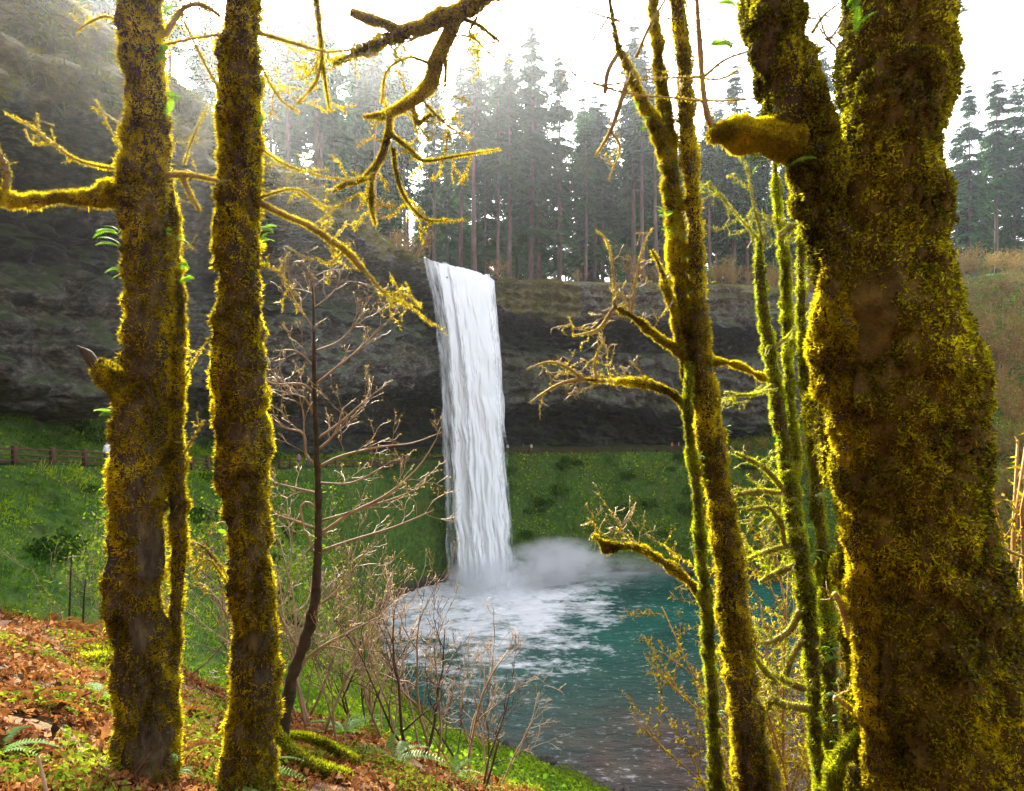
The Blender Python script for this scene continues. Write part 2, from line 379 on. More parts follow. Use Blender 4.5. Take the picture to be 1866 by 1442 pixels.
cum = np.concatenate([[0], np.cumsum(lens+.25)]); kk = np.interp(np.linspace(0, cum[-1], NV), cum, np.arange(len(cum)))
i0 = np.clip(np.floor(kk).astype(int), 0, len(cum)-2); fr = (kk-i0)[:, None]; fr = .75*fr+.25*fr*fr*(3-2*fr)
OFF = wind[i0]*(1-fr)+wind[i0+1]*fr; ZZ = zd[i0]*(1-fr)+zd[i0+1]*fr                          # (NV,NS)
PX = ST[None, :, 0]+cin[None, :, 0]*OFF; PY = ST[None, :, 1]+cin[None, :, 1]*OFF
P3 = np.stack([PX, PY, ZZ], -1)
depthf = sst(0.0, 2.5, zr[None]-ZZ)                                                           # keep the very rim calm
ledge = fbm(P3*np.array([.09, .09, .75])+2, 3); blocky = fbm(P3*np.array([.55, .55, .4]), 4); col = np.abs(fbm(P3*np.array([1.0, 1.0, .22])+5, 2))
rough = noise3(P3*1.9+11)*.22+noise3(P3*.16+4)*1.1
disp = (ledge*1.0+blocky*1.15-col*1.0+rough*1.2)*depthf
def blocks(sx, sz_, seed):
    row = np.floor(P3[..., 2]/sz_+.35*noise3(P3*np.array([.15, .15, .1])+seed)*2).astype(int)
    cell = np.floor(arc[None]/sx+((row*7919) % 97)/97.0+.4*noise3(P3*.35+seed+3)).astype(int)
    return (np.sin(row*127.1+cell*311.7+seed)*43758.5453) % 1.0-.5
face = depthf*sst(zl[None]+3.5, zl[None]+.5, ZZ+0*P3[..., 0])
disp = disp+(blocks(3.6, 2.1, 1.0)*1.5+blocks(1.7, 1.05, 5.0)*.95)*(.25+.75*face)*depthf
disp = disp+.35*np.round(ledge*3)/3*depthf                                                    # broken bedding
PX = PX+cin[None, :, 0]*disp; PY = PY+cin[None, :, 1]*disp; ZZ = ZZ+depthf*(.35*noise3(P3*.8+30)+.5*noise3(P3*.22+31))
Pc = np.stack([PX, PY, ZZ], -1)
ii = (np.arange(NV-1)[:, None]*NS+np.arange(NS-1)[None]).ravel()
Qc = np.stack([ii, ii+1, ii+NS+1, ii+NS], 1)
def cliff_mat():
    m, nt, out = new_mat('basalt'); L = nt.links
    geo = node(nt, 'ShaderNodeNewGeometry'); pos = geo.outputs['Position']
    mp = node(nt, 'ShaderNodeMapping'); mp.inputs['Scale'].default_value = (1, 1, 1.9); L.new(pos, mp.inputs[0])
    n1 = noise_node(nt, 1.6, 8, .72, mp.outputs[0]); n2 = noise_node(nt, .13, 4, .6, pos); n3 = noise_node(nt, .5, 6, .65, pos)
    vo = node(nt, 'ShaderNodeTexVoronoi'); vo.inputs['Scale'].default_value = 1.5; vo.feature = 'F1'; L.new(mp.outputs[0], vo.inputs['Vector'])
    rock = ramp(nt, [(.36, (.012, .013, .016)), (.46, (.042, .042, .045)), (.56, (.12, .113, .11)), (.68, (.32, .3, .28))]); L.new(n1.outputs['Fac'], rock.inputs[0])
    brown = ramp(nt, [(.35, (.018, .016, .015)), (.48, (.06, .05, .042)), (.66, (.23, .19, .15))]); L.new(n1.outputs['Fac'], brown.inputs[0])
    mb = node(nt, 'ShaderNodeMix', data_type='RGBA'); L.new(rock.outputs[0], mb.inputs[6]); L.new(brown.outputs[0], mb.inputs[7])
    f2 = node(nt, 'ShaderNodeMapRange'); f2.inputs[1].default_value = .4; f2.inputs[2].default_value = .62; L.new(n2.outputs['Fac'], f2.inputs[0]); L.new(f2.outputs[0], mb.inputs[0])
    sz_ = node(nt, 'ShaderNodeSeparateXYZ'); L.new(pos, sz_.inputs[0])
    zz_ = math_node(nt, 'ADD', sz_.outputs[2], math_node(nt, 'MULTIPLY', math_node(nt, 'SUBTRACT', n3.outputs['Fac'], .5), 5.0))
    shade_z = node(nt, 'ShaderNodeMapRange'); shade_z.inputs[1].default_value = -14; shade_z.inputs[2].default_value = 26; L.new(zz_, shade_z.inputs[0])
    shade_ramp = ramp(nt, [(.0, (.2, .22, .28)), (.2, (.24, .27, .33)), (.3, (.85, .83, .82)), (.42, (.9, .88, .88)), (.53, (1.0, .96, .92)), (.58, (.2, .22, .28)), (.68, (.26, .27, .33)), (.73, (1.25, 1.15, 1.1)), (.9, (1.1, 1.05, .95))]); L.new(shade_z.outputs[0], shade_ramp.inputs[0])  # bands by height paint recess and cave shade into the rock, faces lighter
    ml_ = node(nt, 'ShaderNodeMix', data_type='RGBA', blend_type='MULTIPLY'); ml_.inputs[0].default_value = 1; L.new(mb.outputs[2], ml_.inputs[6]); L.new(shade_ramp.outputs[0], ml_.inputs[7]); mb = ml_
    moss = ramp(nt, [(.3, (.014, .03, .007)), (.55, (.042, .065, .012)), (.75, (.1, .105, .025))]); L.new(n1.outputs['Fac'], moss.inputs[0])
    sep = node(nt, 'ShaderNodeSeparateXYZ'); L.new(geo.outputs['Normal'], sep.inputs[0])
    up = node(nt, 'ShaderNodeMapRange'); up.inputs[1].default_value = -.05; up.inputs[2].default_value = .4; L.new(sep.outputs[2], up.inputs[0])
    mm = math_node(nt, 'MULTIPLY', up.outputs[0], math_node(nt, 'MULTIPLY', math_node(nt, 'SUBTRACT', n3.outputs['Fac'], .3), 3.0, True), True)
    mc = node(nt, 'ShaderNodeMix', data_type='RGBA'); L.new(mm, mc.inputs[0]); L.new(mb.outputs[2], mc.inputs[6]); L.new(moss.outputs[0], mc.inputs[7])
    tf = ramp(nt, [(.32, (.04, .04, .012)), (.5, (.1, .085, .025)), (.66, (.19, .145, .05))]); L.new(n1.outputs['Fac'], tf.inputs[0])
    ta = node(nt, 'ShaderNodeAttribute'); ta.attribute_name = 'turf'
    mt_ = node(nt, 'ShaderNodeMix', data_type='RGBA'); L.new(ta.outputs['Fac'], mt_.inputs[0]); L.new(mc.outputs[2], mt_.inputs[6]); L.new(tf.outputs[0], mt_.inputs[7]); mc = mt_
    b = node(nt, 'ShaderNodeBsdfPrincipled'); b.inputs['Roughness'].default_value = .62; b.inputs['Specular IOR Level'].default_value = .4
    L.new(mc.outputs[2], b.inputs['Base Color'])
    hh = math_node(nt, 'ADD', n1.outputs['Fac'], math_node(nt, 'MULTIPLY', vo.outputs['Distance'], .35))
    bp = node(nt, 'ShaderNodeBump'); bp.inputs['Strength'].default_value = 1; bp.inputs['Distance'].default_value = .22
    L.new(hh, bp.inputs['Height']); L.new(bp.outputs[0], b.inputs['Normal']); L.new(b.outputs[0], out.inputs[0]); return m
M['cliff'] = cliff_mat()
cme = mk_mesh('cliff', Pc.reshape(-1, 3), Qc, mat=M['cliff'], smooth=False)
lim = np.where(np.arange(NS) < 390, 4.3, 2.2)[None]+.8*fbm(Pc*.3, 3); turf = sst(lim+.3, lim-.5, kk[:, None]+0*lim)
cme.attributes.new('turf', 'FLOAT', 'POINT').data.foreach_set('value', turf.astype(np.float32).ravel())
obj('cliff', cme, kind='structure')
# surface normals of the cliff (towards the gorge)
cdu = np.gradient(Pc, axis=1); cdv = np.gradient(Pc, axis=0); CN = nrm(np.cross(cdu, cdv))
if np.mean(CN[60:100, :, :2]*cin[None]) > 0: CN = -CN

# plateau above
dd = np.array([1.2, 3, 6, 11, 20, 40, 80, 160, 300.0])
rim = ST[:, :2]+cin*ri[:, None]
sub = np.arange(0, NS, 5)
PL = np.stack([np.column_stack([rim[sub]+cin[sub]*d, zr[sub]+.05+.006*min(d, 60)+(.35*noise3(np.column_stack([rim[sub]*.2, 0*sub+d])) if d > 2 else 0)]) for d in dd])
n_s = len(sub); ii = (np.arange(len(dd)-1)[:, None]*n_s+np.arange(n_s-1)[None]).ravel()
M['plateau'] = solid_mat('forest_floor', [(.3, (.03, .025, .012)), (.5, (.07, .06, .02)), (.7, (.13, .085, .035))], .6, .95, .6, 3)
obj('plateau', mk_mesh('plateau', PL.reshape(-1, 3), np.stack([ii, ii+1, ii+n_s+1, ii+n_s], 1), mat=M['plateau'], smooth=True), kind='structure')
def plateau_z(x, y):
    d = np.hypot(rim[:, 0]-x, rim[:, 1]-y); k = int(np.argmin(d)); return zr[k]+.05+.006*min(d[k], 60)

# ------------------------------------------------------------------ pool and stream
def water_mat():
    m, nt, out = new_mat('pool_water'); L = nt.links
    geo = node(nt, 'ShaderNodeNewGeometry'); pos = geo.outputs['Position']
    sep = node(nt, 'ShaderNodeSeparateXYZ'); L.new(pos, sep.inputs[0])
    # distance from the foot of the fall
    dx = math_node(nt, 'ADD', sep.outputs[0], 5.0); dy = math_node(nt, 'SUBTRACT', sep.outputs[1], 113.0)
    d = math_node(nt, 'SQRT', math_node(nt, 'ADD', math_node(nt, 'POWER', dx, 2.0), math_node(nt, 'POWER', math_node(nt, 'MULTIPLY', dy, .62), 2.0)))
    mp = node(nt, 'ShaderNodeMapping'); mp.inputs['Scale'].default_value = (.55, 1.0, 1); L.new(pos, mp.inputs[0])
    n1 = noise_node(nt, .35, 7, .68, mp.outputs[0]); n2 = noise_node(nt, 1.7, 6, .7, mp.outputs[0]); n3 = noise_node(nt, .11, 3, .5, pos)
    w = node(nt, 'ShaderNodeMapRange'); w.inputs[1].default_value = 10; w.inputs[2].default_value = 30; w.inputs[3].default_value = .62; w.inputs[4].default_value = -.42
    L.new(d, w.inputs[0])
    f = math_node(nt, 'ADD', w.outputs[0], math_node(nt, 'MULTIPLY', math_node(nt, 'SUBTRACT', n1.outputs['Fac'], .5), 2.4))
    foam = math_node(nt, 'MULTIPLY', math_node(nt, 'ADD', f, math_node(nt, 'MULTIPLY', math_node(nt, 'SUBTRACT', n2.outputs['Fac'], .5), 1.3)), 1.7, True)
    # scattered flecks of foam on the ripples
    fl = node(nt, 'ShaderNodeMapRange'); fl.inputs[1].default_value = .57; fl.inputs[2].default_value = .68; fl.inputs[4].default_value = .45; L.new(n2.outputs['Fac'], fl.inputs[0])
    fl2 = math_node(nt, 'MULTIPLY', fl.outputs[0], math_node(nt, 'MULTIPLY', n1.outputs['Fac'], 1.1), True)
    foam = math_node(nt, 'MAXIMUM', foam, fl2)
    # shallow bed shows through at the outlet
    sh = math_node(nt, 'ADD', math_node(nt, 'MULTIPLY', sep.outputs[0], .018), math_node(nt, 'MULTIPLY', sep.outputs[1], -.034))
    sh = math_node(nt, 'ADD', math_node(nt, 'ADD', sh, 2.75), math_node(nt, 'MULTIPLY', math_node(nt, 'SUBTRACT', n3.outputs['Fac'], .5), 1.5), True)
    deep = ramp(nt, [(.35, (.003, .055, .042)), (.6, (.008, .115, .082))]); L.new(n3.outputs['Fac'], deep.inputs[0])
    bed = ramp(nt, [(.35, (.022, .016, .014)), (.55, (.062, .038, .028)), (.75, (.13, .085, .06))]); L.new(n1.outputs['Fac'], bed.inputs[0])
    mx = node(nt, 'ShaderNodeMix', data_type='RGBA'); L.new(sh, mx.inputs[0]); L.new(deep.outputs[0], mx.inputs[6]); L.new(bed.outputs[0], mx.inputs[7])
    mf = node(nt, 'ShaderNodeMix', data_type='RGBA'); L.new(foam, mf.inputs[0]); L.new(mx.outputs[2], mf.inputs[6]); mf.inputs[7].default_value = (.8, .82, .84, 1)
    b = node(nt, 'ShaderNodeBsdfPrincipled'); b.inputs['IOR'].default_value = 1.33
    L.new(mf.outputs[2], b.inputs['Base Color'])
    rg = node(nt, 'ShaderNodeMapRange'); rg.inputs[3].default_value = .12; rg.inputs[4].default_value = .8; L.new(foam, rg.inputs[0]); L.new(rg.outputs[0], b.inputs['Roughness'])
    bp = node(nt, 'ShaderNodeBump'); bp.inputs['Strength'].default_value = 1; bp.inputs['Distance'].default_value = .4
    n4 = noise_node(nt, 1.3, 5, .6, mp.outputs[0]); L.new(n4.outputs['Fac'], bp.inputs['Height']); L.new(bp.outputs[0], b.inputs['Normal'])
    L.new(b.outputs[0], out.inputs[0]); return m
M['water'] = water_mat()
wx = axis([(-24, 60, .55), (60, 140, 2.5)]); wy = axis([(18, 45, 1.5), (45, 126, .52)])
WX, WY = np.meshgrid(wx, wy, indexing='ij')
dd0 = np.hypot(WX+5, (WY-113)*.8)
amp = .06+.75*np.exp(-dd0/8)
WZ = WATER_Z+amp*fbm(np.stack([WX*.45, WY*.7, 0*WX], -1), 3)
ii = (np.arange(len(wx)-1)[:, None]*len(wy)+np.arange(len(wy)-1)[None]).ravel()
obj('pool_water', mk_mesh('pool_water', np.stack([WX, WY, WZ], -1).reshape(-1, 3), np.stack([ii, ii+len(wy), ii+len(wy)+1, ii+1], 1), mat=M['water'], smooth=True), kind='structure')

# ------------------------------------------------------------------ waterfall
def fall_mat(name, lo, hi, op=1.0):
    m, nt, out = new_mat(name); L = nt.links
    tc = node(nt, 'ShaderNodeUVMap')
    mp = node(nt, 'ShaderNodeMapping'); mp.inputs['Scale'].default_value = (24, 13, 1); L.new(tc.outputs[0], mp.inputs[0])
    n1 = noise_node(nt, 1.0, 7, .66, mp.outputs[0])
    mp2 = node(nt, 'ShaderNodeMapping'); mp2.inputs['Scale'].default_value = (8, 3.2, 1); L.new(tc.outputs[0], mp2.inputs[0])
    n2 = noise_node(nt, 1.0, 4, .55, mp2.outputs[0])
    at_ = node(nt, 'ShaderNodeAttribute'); at_.attribute_name = 'thick'
    s = math_node(nt, 'ADD', math_node(nt, 'MULTIPLY', n1.outputs['Fac'], .6), math_node(nt, 'MULTIPLY', n2.outputs['Fac'], .4))
    a = math_node(nt, 'ADD', s, math_node(nt, 'SUBTRACT', at_.outputs['Fac'], .5))
    al = node(nt, 'ShaderNodeMapRange'); al.inputs[1].default_value = lo; al.inputs[2].default_value = hi; al.inputs[4].default_value = op; L.new(a, al.inputs[0])
    df = node(nt, 'ShaderNodeBsdfDiffuse'); df.inputs[0].default_value = (.88, .93, .97, 1)
    tr = node(nt, 'ShaderNodeBsdfTranslucent'); tr.inputs[0].default_value = (.88, .93, .97, 1)
    bp = node(nt, 'ShaderNodeBump'); bp.inputs['Strength'].default_value = .7; bp.inputs['Distance'].default_value = .25
    L.new(n1.outputs['Fac'], bp.inputs['Height']); L.new(bp.outputs[0], df.inputs['Normal'])
    ms = node(nt, 'ShaderNodeMixShader'); ms.inputs[0].default_value = .2; L.new(df.outputs[0], ms.inputs[1]); L.new(tr.outputs[0], ms.inputs[2])
    tp = node(nt, 'ShaderNodeBsdfTransparent'); m2 = node(nt, 'ShaderNodeMixShader')
    L.new(al.outputs[0], m2.inputs[0]); L.new(tp.outputs[0], m2.inputs[1]); L.new(ms.outputs[0], m2.inputs[2]); L.new(m2.outputs[0], out.inputs[0])
    return m
LE = catmull(np.array([(762, 468, 0), (781, 560, 0), (794, 700, 0), (800, 850, 0), (806, 1000, 0), (806, 1090, 0)], float), 260)
RE = catmull(np.array([(894, 503, 0), (899, 560, 0), (907, 650, 0), (914, 760, 0), (923, 900, 0), (931, 1000, 0), (942, 1090, 0)], float), 260)
def fall_sheet(name, u0, u1, push, seed, mat, thickf, nu=110, parent=None, top=0.0):
    v = np.linspace(top, 1, 200); vi = np.clip((v*259), 0, 259); Lx = np.array([np.interp(vi, np.arange(260), LE[:, c]) for c in (0, 1)]).T
    Rx = np.array([np.interp(vi, np.arange(260), RE[:, c]) for c in (0, 1)]).T
    u = np.linspace(u0, u1, nu)
    px = Lx[:, None, 0]*(1-u)+Rx[:, None, 0]*u; py = Lx[:, None, 1]*(1-u)+Rx[:, None, 1]*u
    Ytop = 110.5+16.3*(u*1.0); Ybot = 114.3+1.5*u
    vv = v[:, None]; Yd = Ytop*(1-vv**.55)+Ybot*vv**.55 - .25
    uw = u[None]+.012*noise3(np.stack([vv*9+0*u[None], u[None]*6+0*vv, 0*px+seed], -1))
    st = fbm(np.stack([uw*17+0*vv, vv*8+0*uw, 0*px+seed], -1), 4)
    st2 = fbm(np.stack([uw*6+0*vv, vv*7+0*uw, 0*px+seed+3], -1), 3)
    Yd = Yd-push-(st*.28+st2*.55)*sst(0, .08, vv)*1.0; py = py+(1-sst(0, .05, vv))*(4.5*noise3(np.stack([u[None]*5+0*vv, 0*px, 0*px+seed+.5], -1))+2.5*noise3(np.stack([u[None]*17+0*vv, 0*px, 0*px+seed+.7], -1)))
    px = px+sst(.03, .6, vv)*5*noise3(np.stack([0*px+seed, vv*14+0*u[None], u[None]*3+0*vv], -1))
    X = (px-933)/F*Yd; Z = (721-py)/F*Yd
    P = np.stack([X, Yd, Z], -1); n, k2 = P.shape[:2]
    ii = (np.arange(n-1)[:, None]*k2+np.arange(k2-1)[None]).ravel()
    me = mk_mesh(name, P.reshape(-1, 3), np.stack([ii, ii+k2, ii+k2+1, ii+1], 1), mat=mat, smooth=True)
    uv = me.uv_layers.new(name='UVMap'); li = np.zeros(len(me.loops), np.int32); me.loops.foreach_get('vertex_index', li)
    UV = np.stack([np.broadcast_to(u[None], (n, k2))+seed*.37, np.broadcast_to(vv, (n, k2))+seed*.21], -1).reshape(-1, 2)
    uv.data.foreach_set('uv', UV[li].astype(np.float32).ravel())
    att = me.attributes.new('thick', 'FLOAT', 'POINT'); att.data.foreach_set('value', thickf(np.broadcast_to(u[None], (n, k2)), np.broadcast_to(vv, (n, k2))).astype(np.float32).ravel())
    return obj(name, me, parent)
wf = bpy.data.objects.new('waterfall', None); COL.objects.link(wf); wf['kind'] = 'structure'
M['fall_core'] = fall_mat('fall_core', .36, .56); M['fall_veil'] = fall_mat('fall_veil', .42, .72, .75)
fall_sheet('main_sheet', .2, 1.05, 0, 1.0, M['fall_core'], lambda u, v: (.30+.6*sst(.22, .5, u+.10*v)*(1-.85*sst(.86, 1.03, u)) + .12*(1-v))*(1-.55*sst(.94, 1.0, v)), parent=wf)
fall_sheet('front_streamers', .42, .99, .8, 2.0, M['fall_core'], lambda u, v: (.46+.24*(1-sst(.5, 1.0, np.abs(u-.7)/.3))-.12*v)*(1-.5*sst(.93, 1.0, v)), 80, parent=wf)
fall_sheet('side_veil', -.02, .62, -.5, 3.0, M['fall_veil'], lambda u, v: .18+.42*sst(-.02, .12, u)-.08*v, 90, parent=wf)
fall_sheet('spray_veil', -.1, 1.1, 1.6, 4.0, M['fall_veil'], lambda u, v: .05+.30*v*(1-sst(.75, 1.0, np.abs(u-.5)/.6)), 100, parent=wf)

# spray rising where the fall strikes the pool
def mist_mat(name, dens, nscale):
    m, nt, out = new_mat(name); L = nt.links
    tc = node(nt, 'ShaderNodeTexCoord'); ln = node(nt, 'ShaderNodeVectorMath', operation='LENGTH'); L.new(tc.outputs['Object'], ln.inputs[0])
    fo = node(nt, 'ShaderNodeMapRange'); fo.inputs[1].default_value = 1.0; fo.inputs[2].default_value = .1; fo.inputs[3].default_value = 0; fo.inputs[4].default_value = 1; L.new(ln.outputs['Value'], fo.inputs[0])
    n = noise_node(nt, nscale, 4, .6, tc.outputs['Object']); n.inputs['Distortion'].default_value = 1.0
    q = math_node(nt, 'MULTIPLY', math_node(nt, 'SUBTRACT', n.outputs['Fac'], .42), 5.0, True)
    dn = math_node(nt, 'MULTIPLY', math_node(nt, 'MULTIPLY', math_node(nt, 'POWER', fo.outputs[0], 1.4), q), dens)
    pv_ = node(nt, 'ShaderNodeVolumePrincipled'); pv_.inputs['Color'].default_value = (.97, .98, 1, 1); pv_.inputs['Anisotropy'].default_value = .3
    L.new(dn, pv_.inputs['Density']); L.new(pv_.outputs[0], out.inputs['Volume']); return m
def mist(px, py, Y, sx, sy, sz, mat, name='spray_mist'):
    s = Soup(); th = np.linspace(0, np.pi, 13); C = np.column_stack([0*th, 0*th, -np.cos(th)]); add_tube(s, C, np.maximum(np.sin(th), .02), 20)
    o = obj(name, s.mesh(name, mat), kind='stuff'); o.location = at(px, py, Y); o.scale = (sx, sy, sz); return o
M['mist'] = mist_mat('mist', 1.6, 2.6); M['mist_thin'] = mist_mat('mist_thin', .4, 2.2)
mist(885, 1058, 111.0, 7.5, 4.5, 4.2, M['mist']); mist(980, 1034, 113.5, 7.5, 5, 4.8, M['mist']); mist(1040, 1024, 116.0, 8, 5.0, 4.6, M['mist'])
mist(1015, 1018, 114.5, 7, 5, 4.2, M['mist']); mist(1130, 1040, 115, 13, 6, 3.4, M['mist_thin']); mist(910, 1085, 106, 9, 6, 2.4, M['mist_thin'])

# ------------------------------------------------------------------ branching wood
def rot_about(v, ax, ang):
    ax = ax/np.linalg.norm(ax); return v*math.cos(ang)+np.cross(ax, v)*math.sin(ang)+ax*np.dot(ax, v)*(1-math.cos(ang))
def grow(out, p, d, length, r, lev, rng, up=.15, wob=.25, nb=4, ang=.75, shr=.55, seg=5, side=None, r_end=.45, tips=None, flat=0.0):
    """Recursive twig: appends (points, radii, level) to out."""
    d = np.asarray(d, float); d = d/np.linalg.norm(d); pts = [np.asarray(p, float)]; dirs = [d]
    for k in range(seg):
        d = d+rng.normal(size=3)*wob*.5+np.array([0, 0, up*.35]); d[1] *= (1-flat); d = d/np.linalg.norm(d)
        pts.append(pts[-1]+d*length/seg); dirs.append(d)
    pts = np.array(pts); rad = np.linspace(r, r*r_end, seg+1); out.append((pts, rad, lev))
    if lev <= 0:
        if tips is not None: tips.append((pts[-1], d))
        return
    for b in range(nb):
        t = .25+.75*(b+rng.rand())/nb; k = min(int(t*seg), seg-1); f = t*seg-k
        q = pts[k]*(1-f)+pts[k+1]*f; dd_ = dirs[k]
        ax = np.cross(dd_, rng.normal(size=3)); nd = rot_about(dd_, ax, ang*(.6+.6*rng.rand()))
        nd[1] *= (1-flat)
        grow(out, q, nd, length*shr*(.6+.6*rng.rand())*(1.15-.5*t), max(r*(1-.55*t)*.55, .0012), lev-1, rng, up, wob, max(nb-1, 2), ang, shr, max(seg-1, 3), None, r_end, tips, flat)
    if tips is not None: tips.append((pts[-1], d))
def tubes_mesh(soup, polys, ns=4, minr=0.0):
    for pts, rad, lev in polys:
        add_tube(soup, pts, np.maximum(rad, minr), ns if lev > 0 else 3)
def px_line(rows, Y, n=None, dY=0.0):
    """Control rows (px, py, half width px[, depth offset]) at depth Y -> points, radii."""
    rows = [tuple(r) if len(r) == 4 else (*r, 0.0) for r in rows]
    P = np.array([np.append(at(a, b, Y+e), w/F*(Y+e)) for a, b, w, e in rows])
    L = np.sum(np.linalg.norm(np.diff(P[:, :3], axis=0), axis=1))
    C = catmull(P, n or max(int(L/.05), 8)); return C[:, :3], np.maximum(C[:, 3], .0008)

RNG = np.random.RandomState(11)
class MossTree:
    """A tree with parts trunk/stem/branch, each with its own moss, and fronds growing on it."""
    def __init__(s, name, label, base, cat='tree'):
        s.base = np.asarray(base, float); s.root = thing(name, label, cat, tuple(base))
    def wood(s, part, rows, Y, lump=.12, ls=4.5, ns=26, moss=0, L=.028, W=.0035, mat='moss', bed='moss_bark', mask=None, seed=None, up=.1, label=None, n=None, spread=.6, fine=.9):
        C, r = px_line(rows, Y, n); so = Soup(); r = np.maximum(r-(.021 if moss else 0), r*.5); seed = RNG.rand()*50 if seed is None else seed
        P, N = add_tube(so, C, r, ns, lump=lump, lscale=ls, seed=seed, fine=fine)
        me = so.mesh(part, M[bed], True, s.base); o = obj(part, me, s.root)
        if label: o['label'] = label
        if moss:
            ms = Soup(); pts, Nn = scatter_rings(P, int(moss), RNG, mask); vis = (pts[:, 2] > -3.6) & (pts[:, 2] < 4.2)
            # tufts grow in clumps of uneven length
            cl = .5+1.2*np.clip(fbm(pts[vis]*11+seed, 3)+.4, 0, 1.3)
            p2, n2 = pts[vis], Nn[vis]; keep = RNG.rand(len(p2)) < np.clip(cl, .35, 1)
            blades(ms, p2[keep]+n2[keep]*(cl[keep][:, None]-.7)*.02, n2[keep], L, W, RNG, up, spread)
            j = RNG.choice(len(p2), min(len(p2), int(moss*.02)), replace=False)
            blades(ms, p2[j], nrm(n2[j]*.6+np.array([0, 0, -.8])), L*1.9, W*1.3, RNG, -.3, .35)
            obj('moss', ms.mesh('moss', M[mat], False, s.base), o, 'stuff')
        return o, P, N
    def twigs(s, part, polys, mat, ns=4, moss=0, L=.014, W=.002, minr=.0028, mm='moss'):
        cur = None; sets = []
        for p in polys:
            if p[2] in (2, 9) or cur is None: cur = []; sets.append(cur)
            cur.append(p)
        for st in sets:
            so = Soup(); ms = Soup()
            for pts, rad, lev in st:
                P, N = add_tube(so, pts, np.maximum(rad, minr), ns if lev > 0 else 3)
                if moss:
                    ar = np.sum(np.linalg.norm(np.diff(pts, axis=0), axis=1))*np.mean(rad)*6.28; c = int(ar*moss)
                    if c > 2:
                        q, n = scatter_rings(P, c, RNG); blades(ms, q, n, L, W, RNG, -.15, .8)
            o = obj(part, so.mesh(part, M[mat], True, s.base), s.root)
            if moss and ms.n: obj('moss', ms.mesh('moss', M[mm], False, s.base), o, 'stuff')

# ---- fern frond
def frond_mesh(name, n=15, L=.3, W=.05, droop=.35, mat=None):
    so = Soup(); t = np.linspace(0, 1, n+1); x = L*t; z = L*(.45*t-(.45+droop)*t*t)
    w = W*np.sin(np.pi*np.clip(t*.9+.1, 0, 1))**.8
    C = np.column_stack([x, 0*x, z]); add_tube(so, C, np.linspace(.0022, .0007, n+1)*(L/.3)**.5, 3)
    for k in range(1, n):
        for sgn in (-1, 1):
            b0 = C[k]; dxx = L/n*.46; tip = b0+np.array([w[k]*.45, sgn*w[k], -.15*w[k]])
            V = [b0-[dxx, 0, 0], b0+[dxx, 0, 0], (b0+tip)/2+[dxx*1.0, 0, .006], tip, (b0+tip)/2-[dxx*.75, 0, -.006]]
            so.add(V, T=[[0, 1, 2], [0, 2, 4], [4, 2, 3]])
    return so.mesh(name, mat or M['fern'])
FROND_S = frond_mesh('frond', 14, .13, .026, .25); FROND_L = frond_mesh('frond', 20, .55, .075, .55)
M['fern_dead'] = leaf_mat('fern_dead', [(.1, (.11, .04, .012)), (.5, (.22, .085, .022)), (.9, (.34, .16, .05))], .35, 3, .5, 1.1)
FROND_D = frond_mesh('frond', 18, .5, .06, .8, M['fern_dead'])
def put_frond(me, p, d, parent, base, sc=1.0, name='fern_frond', roll=0.0):
    o = obj(name, me, parent); d = nrm(np.asarray(d, float)); x = Vector(d)
    q = x.to_track_quat('X', 'Z'); o.rotation_mode = 'QUATERNION'; o.rotation_quaternion = q @ Matrix.Rotation(roll, 3, 'X').to_quaternion()
    o.location = Vector(np.asarray(p)-np.asarray(base)); o.scale = (sc, sc, sc); return o
def tree_fronds(tr, spots, Y, lo=.7, hi=1.2):
    for px, py, sd in spots:
        for k in range(RNG.randint(2, 4)):
            put_frond(FROND_S, at(px+RNG.uniform(-4, 4), py+RNG.uniform(-6, 6), Y-.06+RNG.uniform(-.03, .03)), (sd+RNG.normal()*.25, -.4+RNG.normal()*.4, .25+RNG.normal()*.3), tr.root, tr.base, RNG.uniform(lo, hi), roll=RNG.normal()*.5)

def spot_mask(spots):
    def f(p):
        m = np.clip(.85+.9*(fbm(p*2.2+3, 2)+.22), .55, 1)
        for (c, rad) in spots: m = m*sst(.7, 1.1, np.linalg.norm((p-c)/np.asarray(rad), axis=1)+.25*fbm(p*7, 2))
        return m
    return f
# ---- bare bark showing through the moss
def bark_mask(spots, thr=.0):
    def f(p):
        m = np.clip(.75+1.2*(fbm(p*2.2+3, 2)+.22), .35, 1)
        m = m*(.06+.94*sst(-.72, -.58, fbm(p*np.array([3.2, 3.2, 1.7])+7, 3)))
        for (c, rad) in spots: m = m*sst(.6, 1.15, np.linalg.norm((p-c)/np.asarray(rad), axis=1))
        return m
    return f

